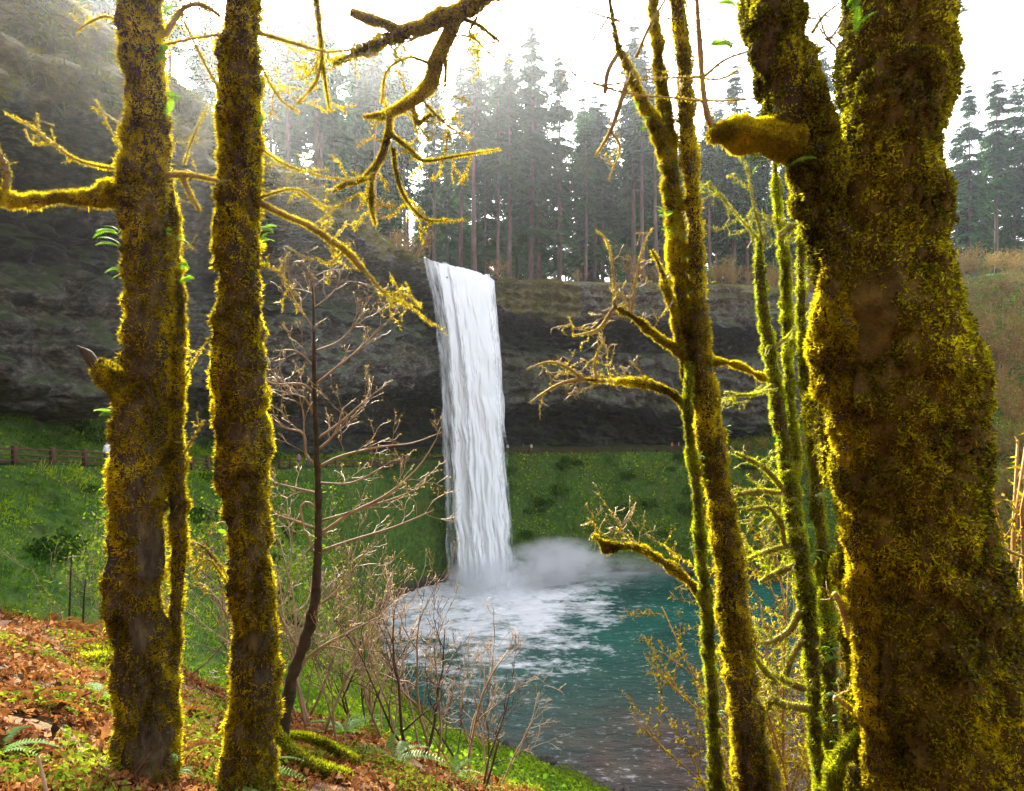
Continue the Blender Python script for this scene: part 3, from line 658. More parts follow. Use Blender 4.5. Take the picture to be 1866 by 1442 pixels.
# ------------------------------------------------------------------ left mossy tree with a twin stem
YA = 4.6
A = MossTree('mossy_maple', 'leftmost mossy trunk with a slender twin stem and a thick side branch', at(258, 1440, YA))
rowsA = [(285, -420, 30), (262, -200, 36), (256, 0, 40), (262, 100, 40), (268, 170, 36), (266, 240, 38), (260, 330, 44), (262, 400, 46), (272, 500, 41), (270, 600, 44), (266, 690, 40),
         (255, 760, 45), (252, 860, 49), (252, 1000, 48), (247, 1060, 52), (254, 1180, 50), (262, 1300, 48), (258, 1400, 54), (256, 1470, 66), (254, 1540, 86)]
_, PA, NA = A.wood('trunk', rowsA, YA, .2, 5, 40, 140000, L=.03, W=.0037, mask=bark_mask([(at(265, 1380, YA-.18), (.13, .3, .22)), (at(262, 1010, YA-.18), (.06, .3, .25)), (at(250, 1150, YA-.18), (.07, .3, .16))]))
A.wood('stem', [(300, 290, 8), (312, 370, 13), (318, 450, 14), (322, 550, 16), (325, 630, 17), (321, 750, 17), (320, 850, 18), (325, 960, 18), (328, 1000, 17), (319, 1100, 15), (317, 1200, 15), (312, 1300, 17), (300, 1420, 26), (296, 1500, 34)], YA+.13, .18, 7, 22, 52000, L=.03, W=.0034, mask=bark_mask([]))
A.wood('branch', [(250, 350, 26), (205, 352, 24), (150, 362, 15), (100, 361, 13), (50, 366, 14), (0, 358, 15), (-60, 345, 15), (-160, 330, 13), (-260, 290, 11)], YA, .18, 9, 20, 26000, L=.032, W=.0034, up=-.2, spread=.8)
A.wood('broken_branch', [(250, 735, 28), (222, 705, 26), (195, 685, 24), (178, 668, 17)], YA-.05, .2, 10, 18, 9000, L=.03, W=.0034)
A.wood('snag_tip', [(186, 678, 9), (170, 660, 9), (157, 643, 8), (146, 634, 4), (140, 630, 1)], YA-.06, .12, 20, 10, 0, bed='bark', label='bare broken tip of the stub')
pl = []
for rows in ([(240, 312, 3), (190, 305, 2.6), (140, 292, 2.2), (100, 265, 1.8), (60, 232, 1.4), (10, 206, .8)], [(10, 345, 6), (14, 320, 5), (8, 300, 5), (0, 282, 4), (-6, 262, 3)], [(230, 290, 1.6), (205, 245, 1.2), (175, 182, .8)],
             [(130, 290, 1.5), (100, 262, 1.0), (60, 262, 1.0), (46, 236, .7)], [(70, 236, 1), (66, 214, .6)], [(215, 38, 2.5), (192, 30, 2), (165, 40, 1.8), (140, 58, 1)],
             [(302, 320, 6), (330, 318, 5), (362, 322, 4), (400, 330, 3)], [(330, 318, 5), (345, 352, 4), (365, 385, 2)], [(300, 65, 5), (335, 15, 4), (370, 10, 3), (402, 30, 2.5)], [(300, 82, 2.5), (345, 72, 2), (400, 63, 1.6)],
             [(336, 40, 2), (365, 100, 2), (400, 165, 1)], [(335, 300, 1.5), (352, 250, 1.3), (380, 190, .8)], [(320, 470, 1.2), (345, 445, .8)], [(335, 690, 1.5), (365, 640, 1), (385, 610, .6)], [(333, 830, 2), (352, 800, 1.4), (372, 765, .9)]):
    C, r = px_line(rows, YA, 12); pl.append((C, r, 9))
    for k in range(3): grow(pl, C[RNG.randint(4, 11)], RNG.normal(size=3)+[0, 0, .2], .12, .002, 0, RNG, .2, .5)
A.twigs('twig', pl, 'twig', 6, 34000, .02, .0026)
tree_fronds(A, [(300, 30, 1), (255, 55, -.3), (293, 96, .6), (306, 180, 1), (303, 210, .9), (278, 118, .3), (218, 108, -1), (215, 425, -1), (222, 447, -1), (320, 440, 1), (328, 486, 1), (332, 515, 1), (300, 425, 1), (212, 755, -1), (233, 498, -1), (240, 815, -.3), (318, 1380, 1), (322, 1410, 1)], YA)

# ------------------------------------------------------------------ second mossy tree
YB = 4.9
B = MossTree('mossy_maple', 'straight mossy trunk standing alone, second from the left edge', at(450, 1450, YB))
rowsB = [(452, -420, 26), (446, -200, 30), (440, 0, 33), (438, 80, 36), (435, 140, 38), (437, 220, 42), (438, 285, 37), (433, 340, 38), (430, 440, 41), (435, 520, 38), (435, 610, 45), (438, 690, 49), (443, 740, 46), (440, 850, 48), (450, 930, 41), (455, 1050, 41), (465, 1150, 41), (463, 1250, 42), (458, 1350, 44), (450, 1442, 51), (442, 1510, 66), (438, 1560, 85)]
B.wood('trunk', rowsB, YB, .19, 5, 38, 140000, L=.03, W=.004, mask=bark_mask([(at(430, 790, YB-.2), (.09, .3, .07)), (at(450, 1180, YB-.2), (.1, .3, .05)), (at(470, 1235, YB-.2), (.07, .3, .08))]))
pl = []
for rows in ([(470, 368, 5), (520, 393, 4.5), (560, 410, 5), (600, 436, 5), (632, 458, 6), (660, 490, 5)], [(655, 480, 2), (700, 535, 1.6), (740, 555, 1.3), (790, 592, .8)], [(695, 530, 1.2), (740, 540, 1), (765, 560, .6)],
             [(474, 270, 2), (520, 300, 1.6), (580, 320, 1.2), (650, 330, .8)], [(470, 60, 3), (540, 80, 2.4), (600, 95, 1.6), (660, 85, 1)], [(475, 120, 2), (510, 180, 1.6), (545, 205, 1)], [(474, 360, 2.0), (540, 345, 1.6), (600, 380, 1.2), (660, 350, .8)], [(630, 455, 1.5), (600, 480, 1), (575, 470, .8)], [(480, 480, 1.2), (510, 500, .8), (540, 540, .5)],
             [(408, 1040, 2.5), (375, 1000, 2), (345, 985, 1.2)], [(412, 1060, 2), (380, 1020, 1.5), (352, 1045, 1)]):
    C, r = px_line(rows, YB, 14); pl.append((C, r, 9))
    for k in range(5): grow(pl, C[RNG.randint(3, 13)], RNG.normal(size=3)*[1, .6, 1]+[.2, 0, -.1], .2, .0024, 1, RNG, -.1, .6, 2)
B.twigs('twig', pl, 'twig', 6, 40000, .022, .0026)
tree_fronds(B, [(474, 422, 1), (476, 440, 1), (476, 480, 1), (470, 150, .6), (472, 225, 1), (425, 955, -.2), (420, 975, -.4), (440, 948, .2)], YB, .5, .9)

# ------------------------------------------------------------------ slender maples right of the fall
YD = 5.0
D = MossTree('mossy_maple', 'slender leaning mossy maple clump whose stems fork towards the top, right of the falls', at(1385, 1440, YD))
mk = bark_mask([])
rowsD = [(1222, -300, 14), (1230, -120, 16), (1233, 0, 17), (1244, 83, 17), (1250, 194, 17), (1255, 277, 17), (1264, 400, 17), (1268, 500, 18), (1275, 600, 20), (1280, 680, 22), (1290, 760, 25), (1299, 830, 26), (1310, 900, 24), (1325, 1000, 27), (1335, 1100, 29), (1345, 1200, 30), (1358, 1300, 32), (1375, 1400, 38), (1385, 1450, 44), (1398, 1540, 62)]
D.wood('trunk', rowsD, YD, .2, 6, 28, 120000, L=.026, W=.0034, mask=mk)
D.wood('stem', [(1080, -120, 4), (1110, 0, 6), (1125, 80, 7), (1150, 139, 11), (1178, 200, 13), (1205, 250, 17), (1222, 333, 19), (1228, 400, 18), (1233, 480, 17), (1242, 560, 15), (1250, 640, 14), (1266, 740, 14)], YD+.02, .22, 8, 22, 52000, L=.026, W=.0034, mask=lambda p: sst(3.0, 2.3, p[:, 2]))
D.wood('stem', [(1180, -220, 9), (1189, 0, 11), (1197, 80, 12), (1203, 139, 12.5), (1211, 194, 13), (1221, 250, 13), (1226, 300, 12)], YD+.06, .22, 9, 18, 24000, L=.026, W=.0034)
D.wood('stem', [(1187, 455, 3), (1204, 490, 7), (1219, 540, 8), (1232, 590, 8), (1242, 640, 9), (1253, 690, 9)], YD-.03, .2, 10, 14, 9000, L=.022, W=.003)
D.wood('stem', [(1256, 660, 7), (1253, 740, 10), (1256, 800, 12), (1267, 867, 12), (1276, 978, 12), (1282, 1067, 12), (1289, 1156, 12), (1296, 1245, 13), (1300, 1334, 13), (1305, 1442, 15), (1308, 1540, 18)], YD-.12, .2, 8, 18, 42000, L=.022, W=.003, mat='moss_green')
brs = []
for rows in ([(1245, 645, 13), (1225, 632, 12), (1200, 615, 10), (1170, 590, 8), (1150, 575, 6), (1120, 558, 4)], [(1258, 750, 13), (1225, 718, 10), (1180, 700, 8.5), (1140, 695, 7), (1090, 694, 5), (1062, 690, 4)],
             [(1286, 1090, 12), (1250, 1055, 11), (1210, 1025, 9), (1170, 1000, 7), (1130, 994, 6), (1100, 990, 5), (1080, 975, 3)], [(1130, 994, 4), (1112, 1003, 4), (1100, 1003, 4), (1103, 985, 2)], [(1296, 658, 5), (1340, 664, 4.5), (1370, 678, 4), (1398, 692, 3)]):
    o, P, N = D.wood('branch', rows, YD-.02, .2, 12, 14, 9000, L=.02, W=.0028, up=-.25, spread=.9); brs.append(P.mean(1))
pl = []
def sprig(src, lo, hi, n, L, up, lev=2, r=.0035, bias=(0, 0, .5)):
    for k in range(n):
        t = lo+(hi-lo)*(k+RNG.rand())/n; i = int(t*(len(src)-1))
        grow(pl, src[i], RNG.normal(size=3)*[.8, .5, .5]+np.array(bias), L*RNG.uniform(.6, 1.2), r, lev, RNG, up, .45, 3, .7, .6)
sprig(brs[0], .5, 1, 7, .33, .15, 2, .003, (-.5, 0, .8)); sprig(brs[1], .45, 1, 10, .28, .1, 2, .004, (-.8, 0, .45)); sprig(brs[2], .5, 1, 7, .36, .25, 2, .003, (-.1, 0, 1.0))
for rows in ([(1120, 558, 3.5), (1090, 600, 3), (1045, 612, 1.5)], [(1062, 690, 4), (1020, 700, 3), (985, 720, 2), (965, 735, 1)], [(1062, 690, 4), (1030, 668, 3), (1000, 660, 2), (960, 672, 1)], [(1120, 558, 3), (1118, 500, 2.2), (1106, 440, 1.6), (1085, 420, 1)], [(1150, 575, 2.5), (1160, 500, 2), (1175, 440, 1.4), (1190, 415, .8)], [(1088, 694, 3), (1084, 660, 2.5), (1100, 620, 1.2)],
             [(1045, 612, 1.2), (1042, 590, .9), (1035, 575, .5)], [(1130, 40, 1.5), (1040, 10, 1.2), (960, -15, .9)], [(1145, 150, 1.6), (1090, 155, 1.3), (1050, 140, 1.2), (1025, 100, .8)], [(1200, 177, 2), (1120, 165, 1.5), (1040, 132, 1)], [(1262, 180, 2), (1310, 184, 1.6), (1400, 178, 1.2)], [(1262, 140, 1.8), (1320, 142, 1.5), (1390, 90, 1)],
             [(1145, 140, 4), (1130, 190, 4.5), (1112, 240, 3.5), (1085, 285, 2)], [(1112, 240, 2.5), (1130, 270, 1.8), (1108, 330, 1.2)], [(1125, 100, 4), (1108, 130, 4), (1102, 170, 3.5)], [(1160, 105, 3), (1178, 60, 2.6), (1200, 20, 2), (1225, -20, 1.5)], [(1110, 30, 1.6), (1060, 100, 1.2), (1030, 110, .8)]):
    C, r = px_line(rows, YD-.02, 12); pl.append((C, r, 9))
    for k in range(4): grow(pl, C[RNG.randint(2, 11)], RNG.normal(size=3)*[1, .5, 1], .16, .0022, 1, RNG, .05, .6, 2)
D.twigs('twig', pl, 'twig', 5, 20000, .016, .0022)
fs = []
for k in range(26):
    y = RNG.uniform(160, 460); x = np.interp(y, [160, 250, 333, 460], [1165, 1205, 1222, 1232]); fs.append((x-RNG.choice([16, -14]), y, RNG.choice([-1, 1])))
for k in range(34):
    y = RNG.uniform(380, 1400); x = np.interp(y, [400, 600, 760, 900, 1100, 1400], [1264, 1275, 1290, 1310, 1335, 1375]); fs.append((x+RNG.uniform(-22, 24), y, RNG.choice([-.5, .5, 1])))
for k in range(40):
    y = RNG.uniform(700, 1420); x = np.interp(y, [700, 867, 1067, 1442], [1254, 1267, 1282, 1305]); fs.append((x+RNG.uniform(-13, 14), y, RNG.choice([-1, 1])))
tree_fronds(D, fs, YD, .25, .55)

YF = 5.9
Fm = MossTree('mossy_maple', 'thin twin mossy stems between the forked clump and the huge trunk', at(1510, 1440, YF))
Fm.wood('trunk', [(1386, 425, 6), (1383, 480, 11), (1390, 560, 13), (1402, 640, 14), (1415, 720, 15), (1427, 800, 16), (1440, 900, 17), (1452, 980, 18), (1465, 1060, 20), (1476, 1130, 22), (1482, 1200, 21), (1490, 1300, 22), (1500, 1400, 22), (1510, 1450, 25), (1525, 1560, 34)], YF, .2, 6, 24, 75000, L=.026, W=.0036, mat='moss_green', mask=mk)
Fm.wood('stem', [(1411, 286, 6), (1415, 350, 8), (1421, 420, 9), (1430, 480, 10), (1435, 614, 11), (1438, 732, 12), (1445, 815, 12), (1448, 900, 11), (1456, 990, 10)], YF+.07, .2, 8, 18, 36000, L=.026, W=.0036, mat='moss_green', mask=mk)
F3 = MossTree('mossy_maple', 'thin mossy stem pressed close beside the huge trunk', at(1524, 1440, YF-.25))
F3.wood('trunk', [(1466, 300, 7), (1462, 400, 9), (1460, 480, 10), (1461, 580, 11), (1471, 715, 13), (1481, 815, 13), (1490, 916, 14), (1496, 980, 14), (1502, 1040, 15), (1508, 1128, 16), (1512, 1228, 16), (1518, 1362, 17), (1525, 1450, 19), (1535, 1560, 26)], YF-.25, .2, 7, 22, 60000, L=.026, W=.0036, mat='moss_green', mask=mk)
F3.wood('broken_branch', [(1500, 1120, 12), (1506, 1060, 12), (1508, 1020, 12), (1520, 1010, 10), (1530, 1006, 6)], YF-.35, .18, 9, 14, 7000, L=.024, W=.0034, mat='moss_green')
pl = []
for rows in ([(1458, 1112, 6), (1438, 1148, 5.5), (1408, 1168, 4.5), (1386, 1172, 3)], [(1462, 1165, 6), (1441, 1201, 5.5), (1428, 1232, 6), (1405, 1232, 6), (1388, 1215, 5), (1374, 1195, 3.5)], [(1466, 1256, 6), (1428, 1238, 5.5)], [(1474, 1291, 7), (1428, 1284, 6.5), (1404, 1274, 6), (1391, 1300, 4)], [(1448, 1030, 5), (1408, 1047, 4.5), (1384, 1061, 3)],
             [(1440, 993, 4.5), (1391, 1007, 4), (1354, 1024, 2.5)], [(1430, 900, 4.5), (1374, 895, 4), (1334, 906, 3)], [(1428, 892, 5), (1391, 852, 4), (1340, 825, 2.5)], [(1425, 960, 4), (1400, 925, 3), (1360, 930, 2)], [(1430, 1000, 4), (1420, 940, 3), (1395, 975, 2)], [(1412, 700, 3), (1370, 720, 2.4), (1320, 715, 1.4)], [(1405, 640, 2.5), (1450, 600, 2), (1480, 560, 1.2)], [(1390, 440, 2.5), (1375, 380, 1.5), (1360, 300, 1)], [(1385, 440, 2.0), (1350, 400, 1.5), (1290, 330, 1)], [(1420, 430, 6), (1445, 412, 5), (1475, 425, 4), (1490, 450, 3)]):
    C, r = px_line(rows, YF-.05, 14); pl.append((C, r, 9))
    for k in range(7): grow(pl, C[RNG.randint(4, 13)], RNG.normal(size=3)*[1, .6, .8]+[-.3, 0, 0], .26, .004, 1, RNG, -.05, .6, 3)
Fm.twigs('twig', pl, 'twig', 6, 30000, .024, .0028, mm='moss_green')
fs = []
for k in range(44):
    y = RNG.uniform(440, 1420); x = np.interp(y, [425, 640, 900, 1130, 1450], [1386, 1402, 1440, 1476, 1510]); fs.append((x+RNG.uniform(-18, 18), y, RNG.choice([-1, 1])))
tree_fronds(Fm, fs, YF, .25, .5)
fs = [(1480, 700, .6), (1482, 720, 1), (1485, 745, 1), (1488, 760, 1), (1490, 780, 1), (1492, 800, 1), (1496, 830, 1), (1500, 520, 1), (1495, 600, 1)]
for k in range(26):
    y = RNG.uniform(900, 1420); x = np.interp(y, [900, 1130, 1450], [1489, 1508, 1525]); fs.append((x+RNG.uniform(-14, 14), y, RNG.choice([-1, 1])))
tree_fronds(F3, fs, YF-.3, .35, .9)

# ------------------------------------------------------------------ the huge trunk
YG = 3.6
G = MossTree('mossy_maple', 'huge moss-covered forked trunk filling the right of the view', at(1740, 1500, YG))
rowsG = [(1640, -420, 90), (1640, -200, 89), (1639, 0, 90), (1638, 100, 94), (1634, 180, 96), (1624, 260, 91), (1626, 400, 94), (1627, 490, 102), (1626, 570, 120), (1630, 660, 136), (1638, 740, 138), (1646, 820, 132), (1655, 900, 129), (1664, 1000, 131), (1679, 1100, 139), (1698, 1200, 147), (1717, 1300, 153), (1744, 1442, 160), (1752, 1560, 190), (1760, 1680, 240)]
patch = at(1612, 580, YG-.36)
G.wood('trunk', rowsG, YG, .17, 3.0, 84, 290000, L=.021, W=.0056, mat='moss_dark', bed='moss_bed', mask=spot_mask([(patch, (.1, .5, .22)), (at(1590, 690, YG-.4), (.05, .5, .08))]), seed=21.3, up=.0, spread=.75, fine=.9)
G.wood('limb', [(1378, -420, 44), (1391, -200, 47), (1404, 0, 50), (1421, 95, 54), (1446, 175, 55), (1472, 250, 54), (1490, 345, 50), (1513, 430, 45), (1535, 520, 45), (1560, 600, 50), (1580, 680, 40)], YG-.04, .26, 5, 40, 130000, L=.020, W=.0048, mat='moss_dark', seed=4.1, up=0, spread=.75, fine=.9, mask=mk)
G.wood('buttress', [(1512, 470, 14), (1520, 540, 30), (1522, 610, 42), (1520, 680, 40), (1540, 760, 34), (1556, 880, 30), (1566, 1010, 28), (1576, 1140, 28), (1592, 1300, 30), (1615, 1450, 34)], YG-.12, .24, 6, 26, 80000, L=.020, W=.0045, up=0, spread=.75, fine=.9)
G.wood('branch_stub', [(1455, 256, 40), (1420, 256, 38), (1395, 246, 32), (1372, 250, 27), (1345, 240, 31), (1322, 243, 23), (1306, 248, 14), (1294, 252, 8)], YG-.06, .22, 9, 24, 60000, L=.022, W=.004, up=.1)
G.wood('low_limb', [(1612, 1300, 24), (1578, 1338, 23), (1548, 1362, 20), (1524, 1392, 18), (1516, 1440, 18), (1512, 1520, 22)], YG+.05, .14, 8, 22, 24000, L=.024, W=.0036, mat='moss_green')
# limb reaching over the top of the view
G.wood('overhanging_limb', [(1500, -420, 36, .2), (1250, -390, 32, .6), (1080, -230, 26, 1.0), (960, -70, 22, 1.3), (890, -12, 20, 1.4), (850, 14, 19, 1.4), (800, 36, 18, 1.4), (750, 56, 16, 1.4), (700, 76, 13, 1.4), (650, 96, 9, 1.4), (606, 116, 4, 1.4)], YG, .24, 8, 18, 70000, L=.03, W=.0038, up=-.25, spread=.8, label='mossy limb hanging in from the top of the view')
pl = []
for rows in ([(835, 25, 12), (812, 75, 12), (795, 110, 13), (787, 145, 13), (766, 172, 12), (730, 196, 9), (700, 210, 6), (662, 213, 2.5)], [(712, 203, 5), (706, 250, 6), (692, 292, 5.5), (662, 326, 5), (635, 334, 4), (606, 348, 3)], [(640, 22, 7), (670, 34, 8), (705, 45, 8), (735, 60, 7)], [(712, 245, 4), (745, 270, 3.2), (772, 293, 2.5), (830, 285, 1.6), (912, 272, 1)], [(716, 270, 3.5), (722, 315, 3), (738, 360, 2.4), (775, 400, 1.8), (820, 400, 1)],
             [(690, 295, 3), (678, 330, 3), (676, 370, 4), (684, 410, 1.5)], [(752, 190, 3), (760, 225, 3), (785, 208, 2)], [(830, 30, 3), (870, 45, 2.5), (890, 60, 2), (910, 75, 1.3)], [(575, -10, 3.5), (583, 60, 3), (590, 130, 2), (600, 200, 1.2)], [(590, 90, 2), (575, 150, 1.4), (540, 190, 1)], [(780, 115, 2), (745, 105, 1.6), (705, 130, 1.4), (695, 190, 1)], [(870, 30, 1.6), (855, 60, 1.4), (870, 75, 1), (905, 110, .8)], [(812, 75, 2), (812, 140, 1.5), (808, 170, .8)], [(760, 172, 2), (800, 215, 1.3), (838, 245, .7)]):
    C, r = px_line(rows, YG+1.4, 18); pl.append((C, r, 9))
    for k in range(5): grow(pl, C[RNG.randint(5, 17)], RNG.normal(size=3)*[1, .6, 1]+[0, 0, -.3], .22, .0022, 1, RNG, -.15, .6, 2)
G.twigs('hanging_twig', pl, 'moss_bed', 7, 70000, .022, .0028)
pl = []
for rows in ([(1310, 245, 7), (1292, 222, 6), (1284, 185, 5), (1278, 130, 4.5), (1276, 95, 5.5), (1272, 40, 4), (1268, -30, 3)], [(1283, 140, 2.5), (1320, 110, 2), (1365, 93, 1.4)], [(1282, 185, 2.0), (1220, 178, 1.6), (1150, 174, 1.2)], [(1280, 140, 2), (1210, 143, 1.4), (1155, 147, 1)], [(1480, 60, 3), (1500, 30, 2), (1530, 5, 1)], [(1540, 30, 2), (1510, 70, 1.5), (1490, 20, 1)], [(1525, 90, 1.5), (1500, 60, 1), (1480, 40, .6)], [(1800, 980, 4), (1850, 1010, 3), (1900, 1020, 2)], [(1830, 1130, 3), (1880, 1170, 2)], [(1550, 1160, 8), (1535, 1110, 6), (1520, 1080, 4)], [(1560, 1300, 4), (1535, 1280, 5), (1520, 1270, 4)]):
    C, r = px_line(rows, YG-.05, 14); pl.append((C, r, 9))
    for k in range(2): grow(pl, C[RNG.randint(4, 13)], RNG.normal(size=3)*[1, .5, 1], .12, .0018, 1, RNG, .1, .6, 2)
G.twigs('twig', pl, 'twig', 6, 20000, .016, .0024)
tree_fronds(G, [(1345, 15, -1), (1340, 85, -1), (1400, 290, -.5), (1440, 305, .3), (1545, 20, .2), (1735, 40, 1), (1560, 60, .1)], YG-.05, .7, 1.1)
# small ivy-like leaves on the lower trunk
lf = Soup(); Cg, rg_ = px_line(rowsG, YG); Pg, Ng = tube_rings(Cg, rg_-.018, 84, lump=.17, lscale=3.0, seed=21.3, fine=.9)
pts, Nn = scatter_rings(Pg, 42000, RNG, lambda p: sst(-.25, -1.2, p[:, 2])*np.clip(.5+1.6*fbm(p*3, 2), 0, 1)*sst(2.2, 2.5, p[:, 0]+.25*(p[:, 2]+2.2)))
M['small_leaf'] = leaf_mat('small_leaf', [(.15, (.03, .045, .006)), (.5, (.085, .11, .01)), (.85, (.16, .21, .015))], .45, 4, .5, 1.3, .03)
leaves(lf, pts+Nn*.012, Nn, .018, .006, RNG, .5)
obj('small_leaves', lf.mesh('small_leaves', M['small_leaf'], False, G.base), G.root, 'stuff')
print('TREES DONE')

# ------------------------------------------------------------------ conifers on the plateau
M['needle'] = leaf_mat('needle', [(.1, (.008, .036, .014)), (.45, (.02, .075, .024)), (.75, (.045, .12, .03)), (.95, (.09, .15, .035))], .3, .12, .5, 1.2)
M['conifer_bark'] = solid_mat('conifer_bark', [(.3, (.05, .035, .03)), (.7, (.16, .11, .09))], 2, .9, .6, 8, (1, 1, .2))
def conifer(seed, H, cb, Lmax, nw=44, bare=.25):
    g = np.random.RandomState(seed); tr = Soup(); z = np.linspace(0, H, 12); lean = g.normal(size=2)*.25
    C = np.column_stack([lean[0]*np.sin(z/H*3)+.0*z, lean[1]*np.sin(z/H*2.2), z]); add_tube(tr, C, np.linspace(.0105*H, .03, 12), 8)
    cr = Soup(); zs = np.sort(cb*H+(H*.995-cb*H)*g.rand(nw)**.75)
    for zz in list(zs)+list(g.uniform(cb*H*.45, cb*H, int(nw*bare))):
        t = (zz-cb*H)/(H-cb*H); dead = t < 0; t = max(t, 0)
        base = np.array([np.interp(zz, z, C[:, 0]), np.interp(zz, z, C[:, 1]), zz])
        L0 = Lmax*(1-t)**.62*(.55+.45*min(1, t*5+.3))*g.uniform(.8, 1.2)
        for k in range(2 if dead else g.randint(6, 9)):
            a = g.rand()*6.283; L = (L0*g.uniform(.35, .6) if dead else L0*g.uniform(.6, 1.15)+.25)
            d = np.array([math.cos(a), math.sin(a), 0]); sd = np.array([-d[1], d[0], 0])
            up = .25*t-.12-.15*g.rand(); n = 3 if dead else max(3, int(L/.55))
            sp = [base+d*L*q+np.array([0, 0, L*(up*q-.28*q*q)]) for q in np.linspace(0, 1, n+1)]
            for i in range(n):
                p0, p1 = sp[i], sp[i+1]; w = (.6 if not dead else .07)*(1.15-.6*i/n)*min(1, L/2.2)
                m = (p0+p1)/2
                if dead: cr.add([p0-sd*.03, p0+sd*.03, p1], T=[[0, 1, 2]]); continue
                dz = np.array([0, 0, -1.0])
                for sg in (-1, 1):
                    tip = m+sd*sg*w*g.uniform(1.2, 2.3)+d*w*g.uniform(.4, 1.3)+dz*w*g.uniform(.3, 1.1)
                    cr.add([p0+dz*.03, p1, tip], T=[[0, 1, 2]])
                tip = m+dz*w*g.uniform(.7, 1.7)+d*w*.5; cr.add([p0, p1, tip], T=[[0, 1, 2]])
            cr.add([sp[-2]-sd*.12, sp[-2]+sd*.12, sp[-1]+d*.35], T=[[0, 1, 2]])
    return tr.mesh('trunk', M['conifer_bark'], True), cr.mesh('crown', M['needle'])
CON = [conifer(100+k, 45, cb, lm, nw, br) for k, (cb, lm, nw, br) in enumerate([(.26, 4.8, 66, .3), (.40, 4.0, 58, .5), (.18, 5.4, 74, .2), (.48, 3.8, 50, .6), (.34, 4.4, 60, .4), (.08, 5.6, 78, .1), (.55, 3.4, 44, .6)])]
def put_conifer(X, Y, z0, H, var, rz, label, group):
    r = thing('conifer', label, 'tree', (X, Y, z0-.2), group); r.rotation_euler = (0, 0, rz)
    s = H/45.0; wd = s*RNG.uniform(.85, 1.15); r.scale = (wd, wd, s)
    for nm, me in zip(('trunk', 'crown'), CON[var]): obj(nm, me, r)
    return r
ORD = ['first', 'second', 'third', 'fourth', 'fifth', 'sixth', 'seventh', 'eighth', 'ninth', 'tenth', 'eleventh', 'twelfth', 'thirteenth', 'fourteenth', 'fifteenth', 'sixteenth', 'seventeenth', 'eighteenth', 'nineteenth', 'twentieth']
front = [(500, -40, 108, 1), (545, -10, 120, 3), (580, 40, 128, 6), (612, 20, 132, 1), (650, 60, 138, 4), (672, 50, 142, 3), (708, 110, 146, 0), (742, 120, 150, 6), (790, 118, 150, 3), (838, 113, 148, 1), (866, 138, 150, 3), (905, 140, 147, 6), (926, 86, 149, 1), (966, 42, 150, 2), (1020, 98, 152, 0), (1062, 190, 160, 5), (1098, 175, 155, 4), (1155, 30, 152, 4), (1205, 150, 158, 0), (1248, 210, 152, 5), (1296, 190, 156, 2), (1338, 112, 150, 0), (1385, 170, 154, 4), (1440, 140, 150, 2), (1500, 160, 148, 0)]
names_special = {966: 'tallest pointed conifer standing above the right side of the falls', 926: 'bare-stemmed conifer just left of the tallest one above the falls', 1020: 'dense conifer just right of the tallest one above the falls', 1155: 'thin-topped conifer rising behind the forked mossy clump',
                 838: 'spindly conifer directly above the lip of the falls', 1338: 'broad conifer behind the moss-topped stub of the huge trunk'}
no = 0
for px, py, Y, var in front:
    X = (px-933)/F*Y; z0 = plateau_z(X, Y); H = (721-py)/F*Y-z0
    if px in names_special: lb = names_special[px]
    elif px < 960: lb = f'hazy conifer on the rim left of the tallest, {ORD[no]} from the left'; no += 1
    else: lb = None
    if lb is None: lb = f'green conifer on the rim right of the tallest, {ORD[len([1 for q in front if 966 < q[0] < px])]} from it'
    put_conifer(X, Y, z0, H, var, RNG.rand()*6.28, lb, 'conifers along the cliff rim')
for i, (px, py, Y, var) in enumerate([(1742, 230, 172, 5), (1766, 150, 168, 0), (1792, 240, 178, 2), (1816, 114, 170, 4), (1848, 150, 176, 2), (1880, 110, 172, 0), (1912, 160, 180, 5)]):
    X = (px-933)/F*Y; z0 = max(plateau_z(X, Y), float(ground_h(X, Y)[0]))-1; H = (721-py)/F*Y-z0
    put_conifer(X, Y, z0, H, var, RNG.rand()*6.28, f'blue-green conifer right of the huge trunk, {ORD[i]} from it', 'conifers at the right edge')
g5 = np.random.RandomState(5)
for k in range(270):
    for _ in range(30):
        px = g5.uniform(430, 1600) if k < 230 else g5.uniform(1700, 1980); Y = g5.uniform(143, 290) if k < 230 else g5.uniform(178, 260); X = (px-933)/F*Y
        if np.min(np.hypot(rim[:, 0]-X, rim[:, 1]-Y)) > 6: break
    H = g5.uniform(36, 58) if k < 230 else g5.uniform(26, 38)
    put_conifer(X, Y, plateau_z(X, Y), H, g5.randint(0, 7), g5.rand()*6.28, 'slim conifer in the deep forest '+('left of the falls' if px < 755 else 'straight behind the lip of the falls' if px < 960 else 'between the falls and the forked mossy clump' if px < 1190 else 'between the forked clump and the huge trunk' if px < 1600 else 'right of the huge trunk'),
                'conifers deep in the forest, '+('left' if px < 755 else 'behind the falls' if px < 960 else 'right of the falls' if px < 1190 else 'behind the clump' if px < 1600 else 'far right'))
# conifers on the left plateau above the overhang
for i, (X, Y, H, var) in enumerate([(-37, 74, 28, 3), (-34, 86, 30, 6), (-44, 68, 44, 1), (-32, 97, 37, 3), (-41, 92, 36, 4), (-30, 106, 42, 1), (-49, 80, 46, 0), (-25, 122, 46, 6), (-36, 112, 42, 0)]):
    put_conifer(X, Y, plateau_z(X, Y), H, var, RNG.rand()*6.28, f'sun-hazed conifer above the left overhang, {ORD[sorted([-37/74, -34/86, -44/68, -32/97, -41/92, -30/106, -49/80, -25/122, -36/112]).index(X/Y)]} from the left', 'conifers above the left overhang')

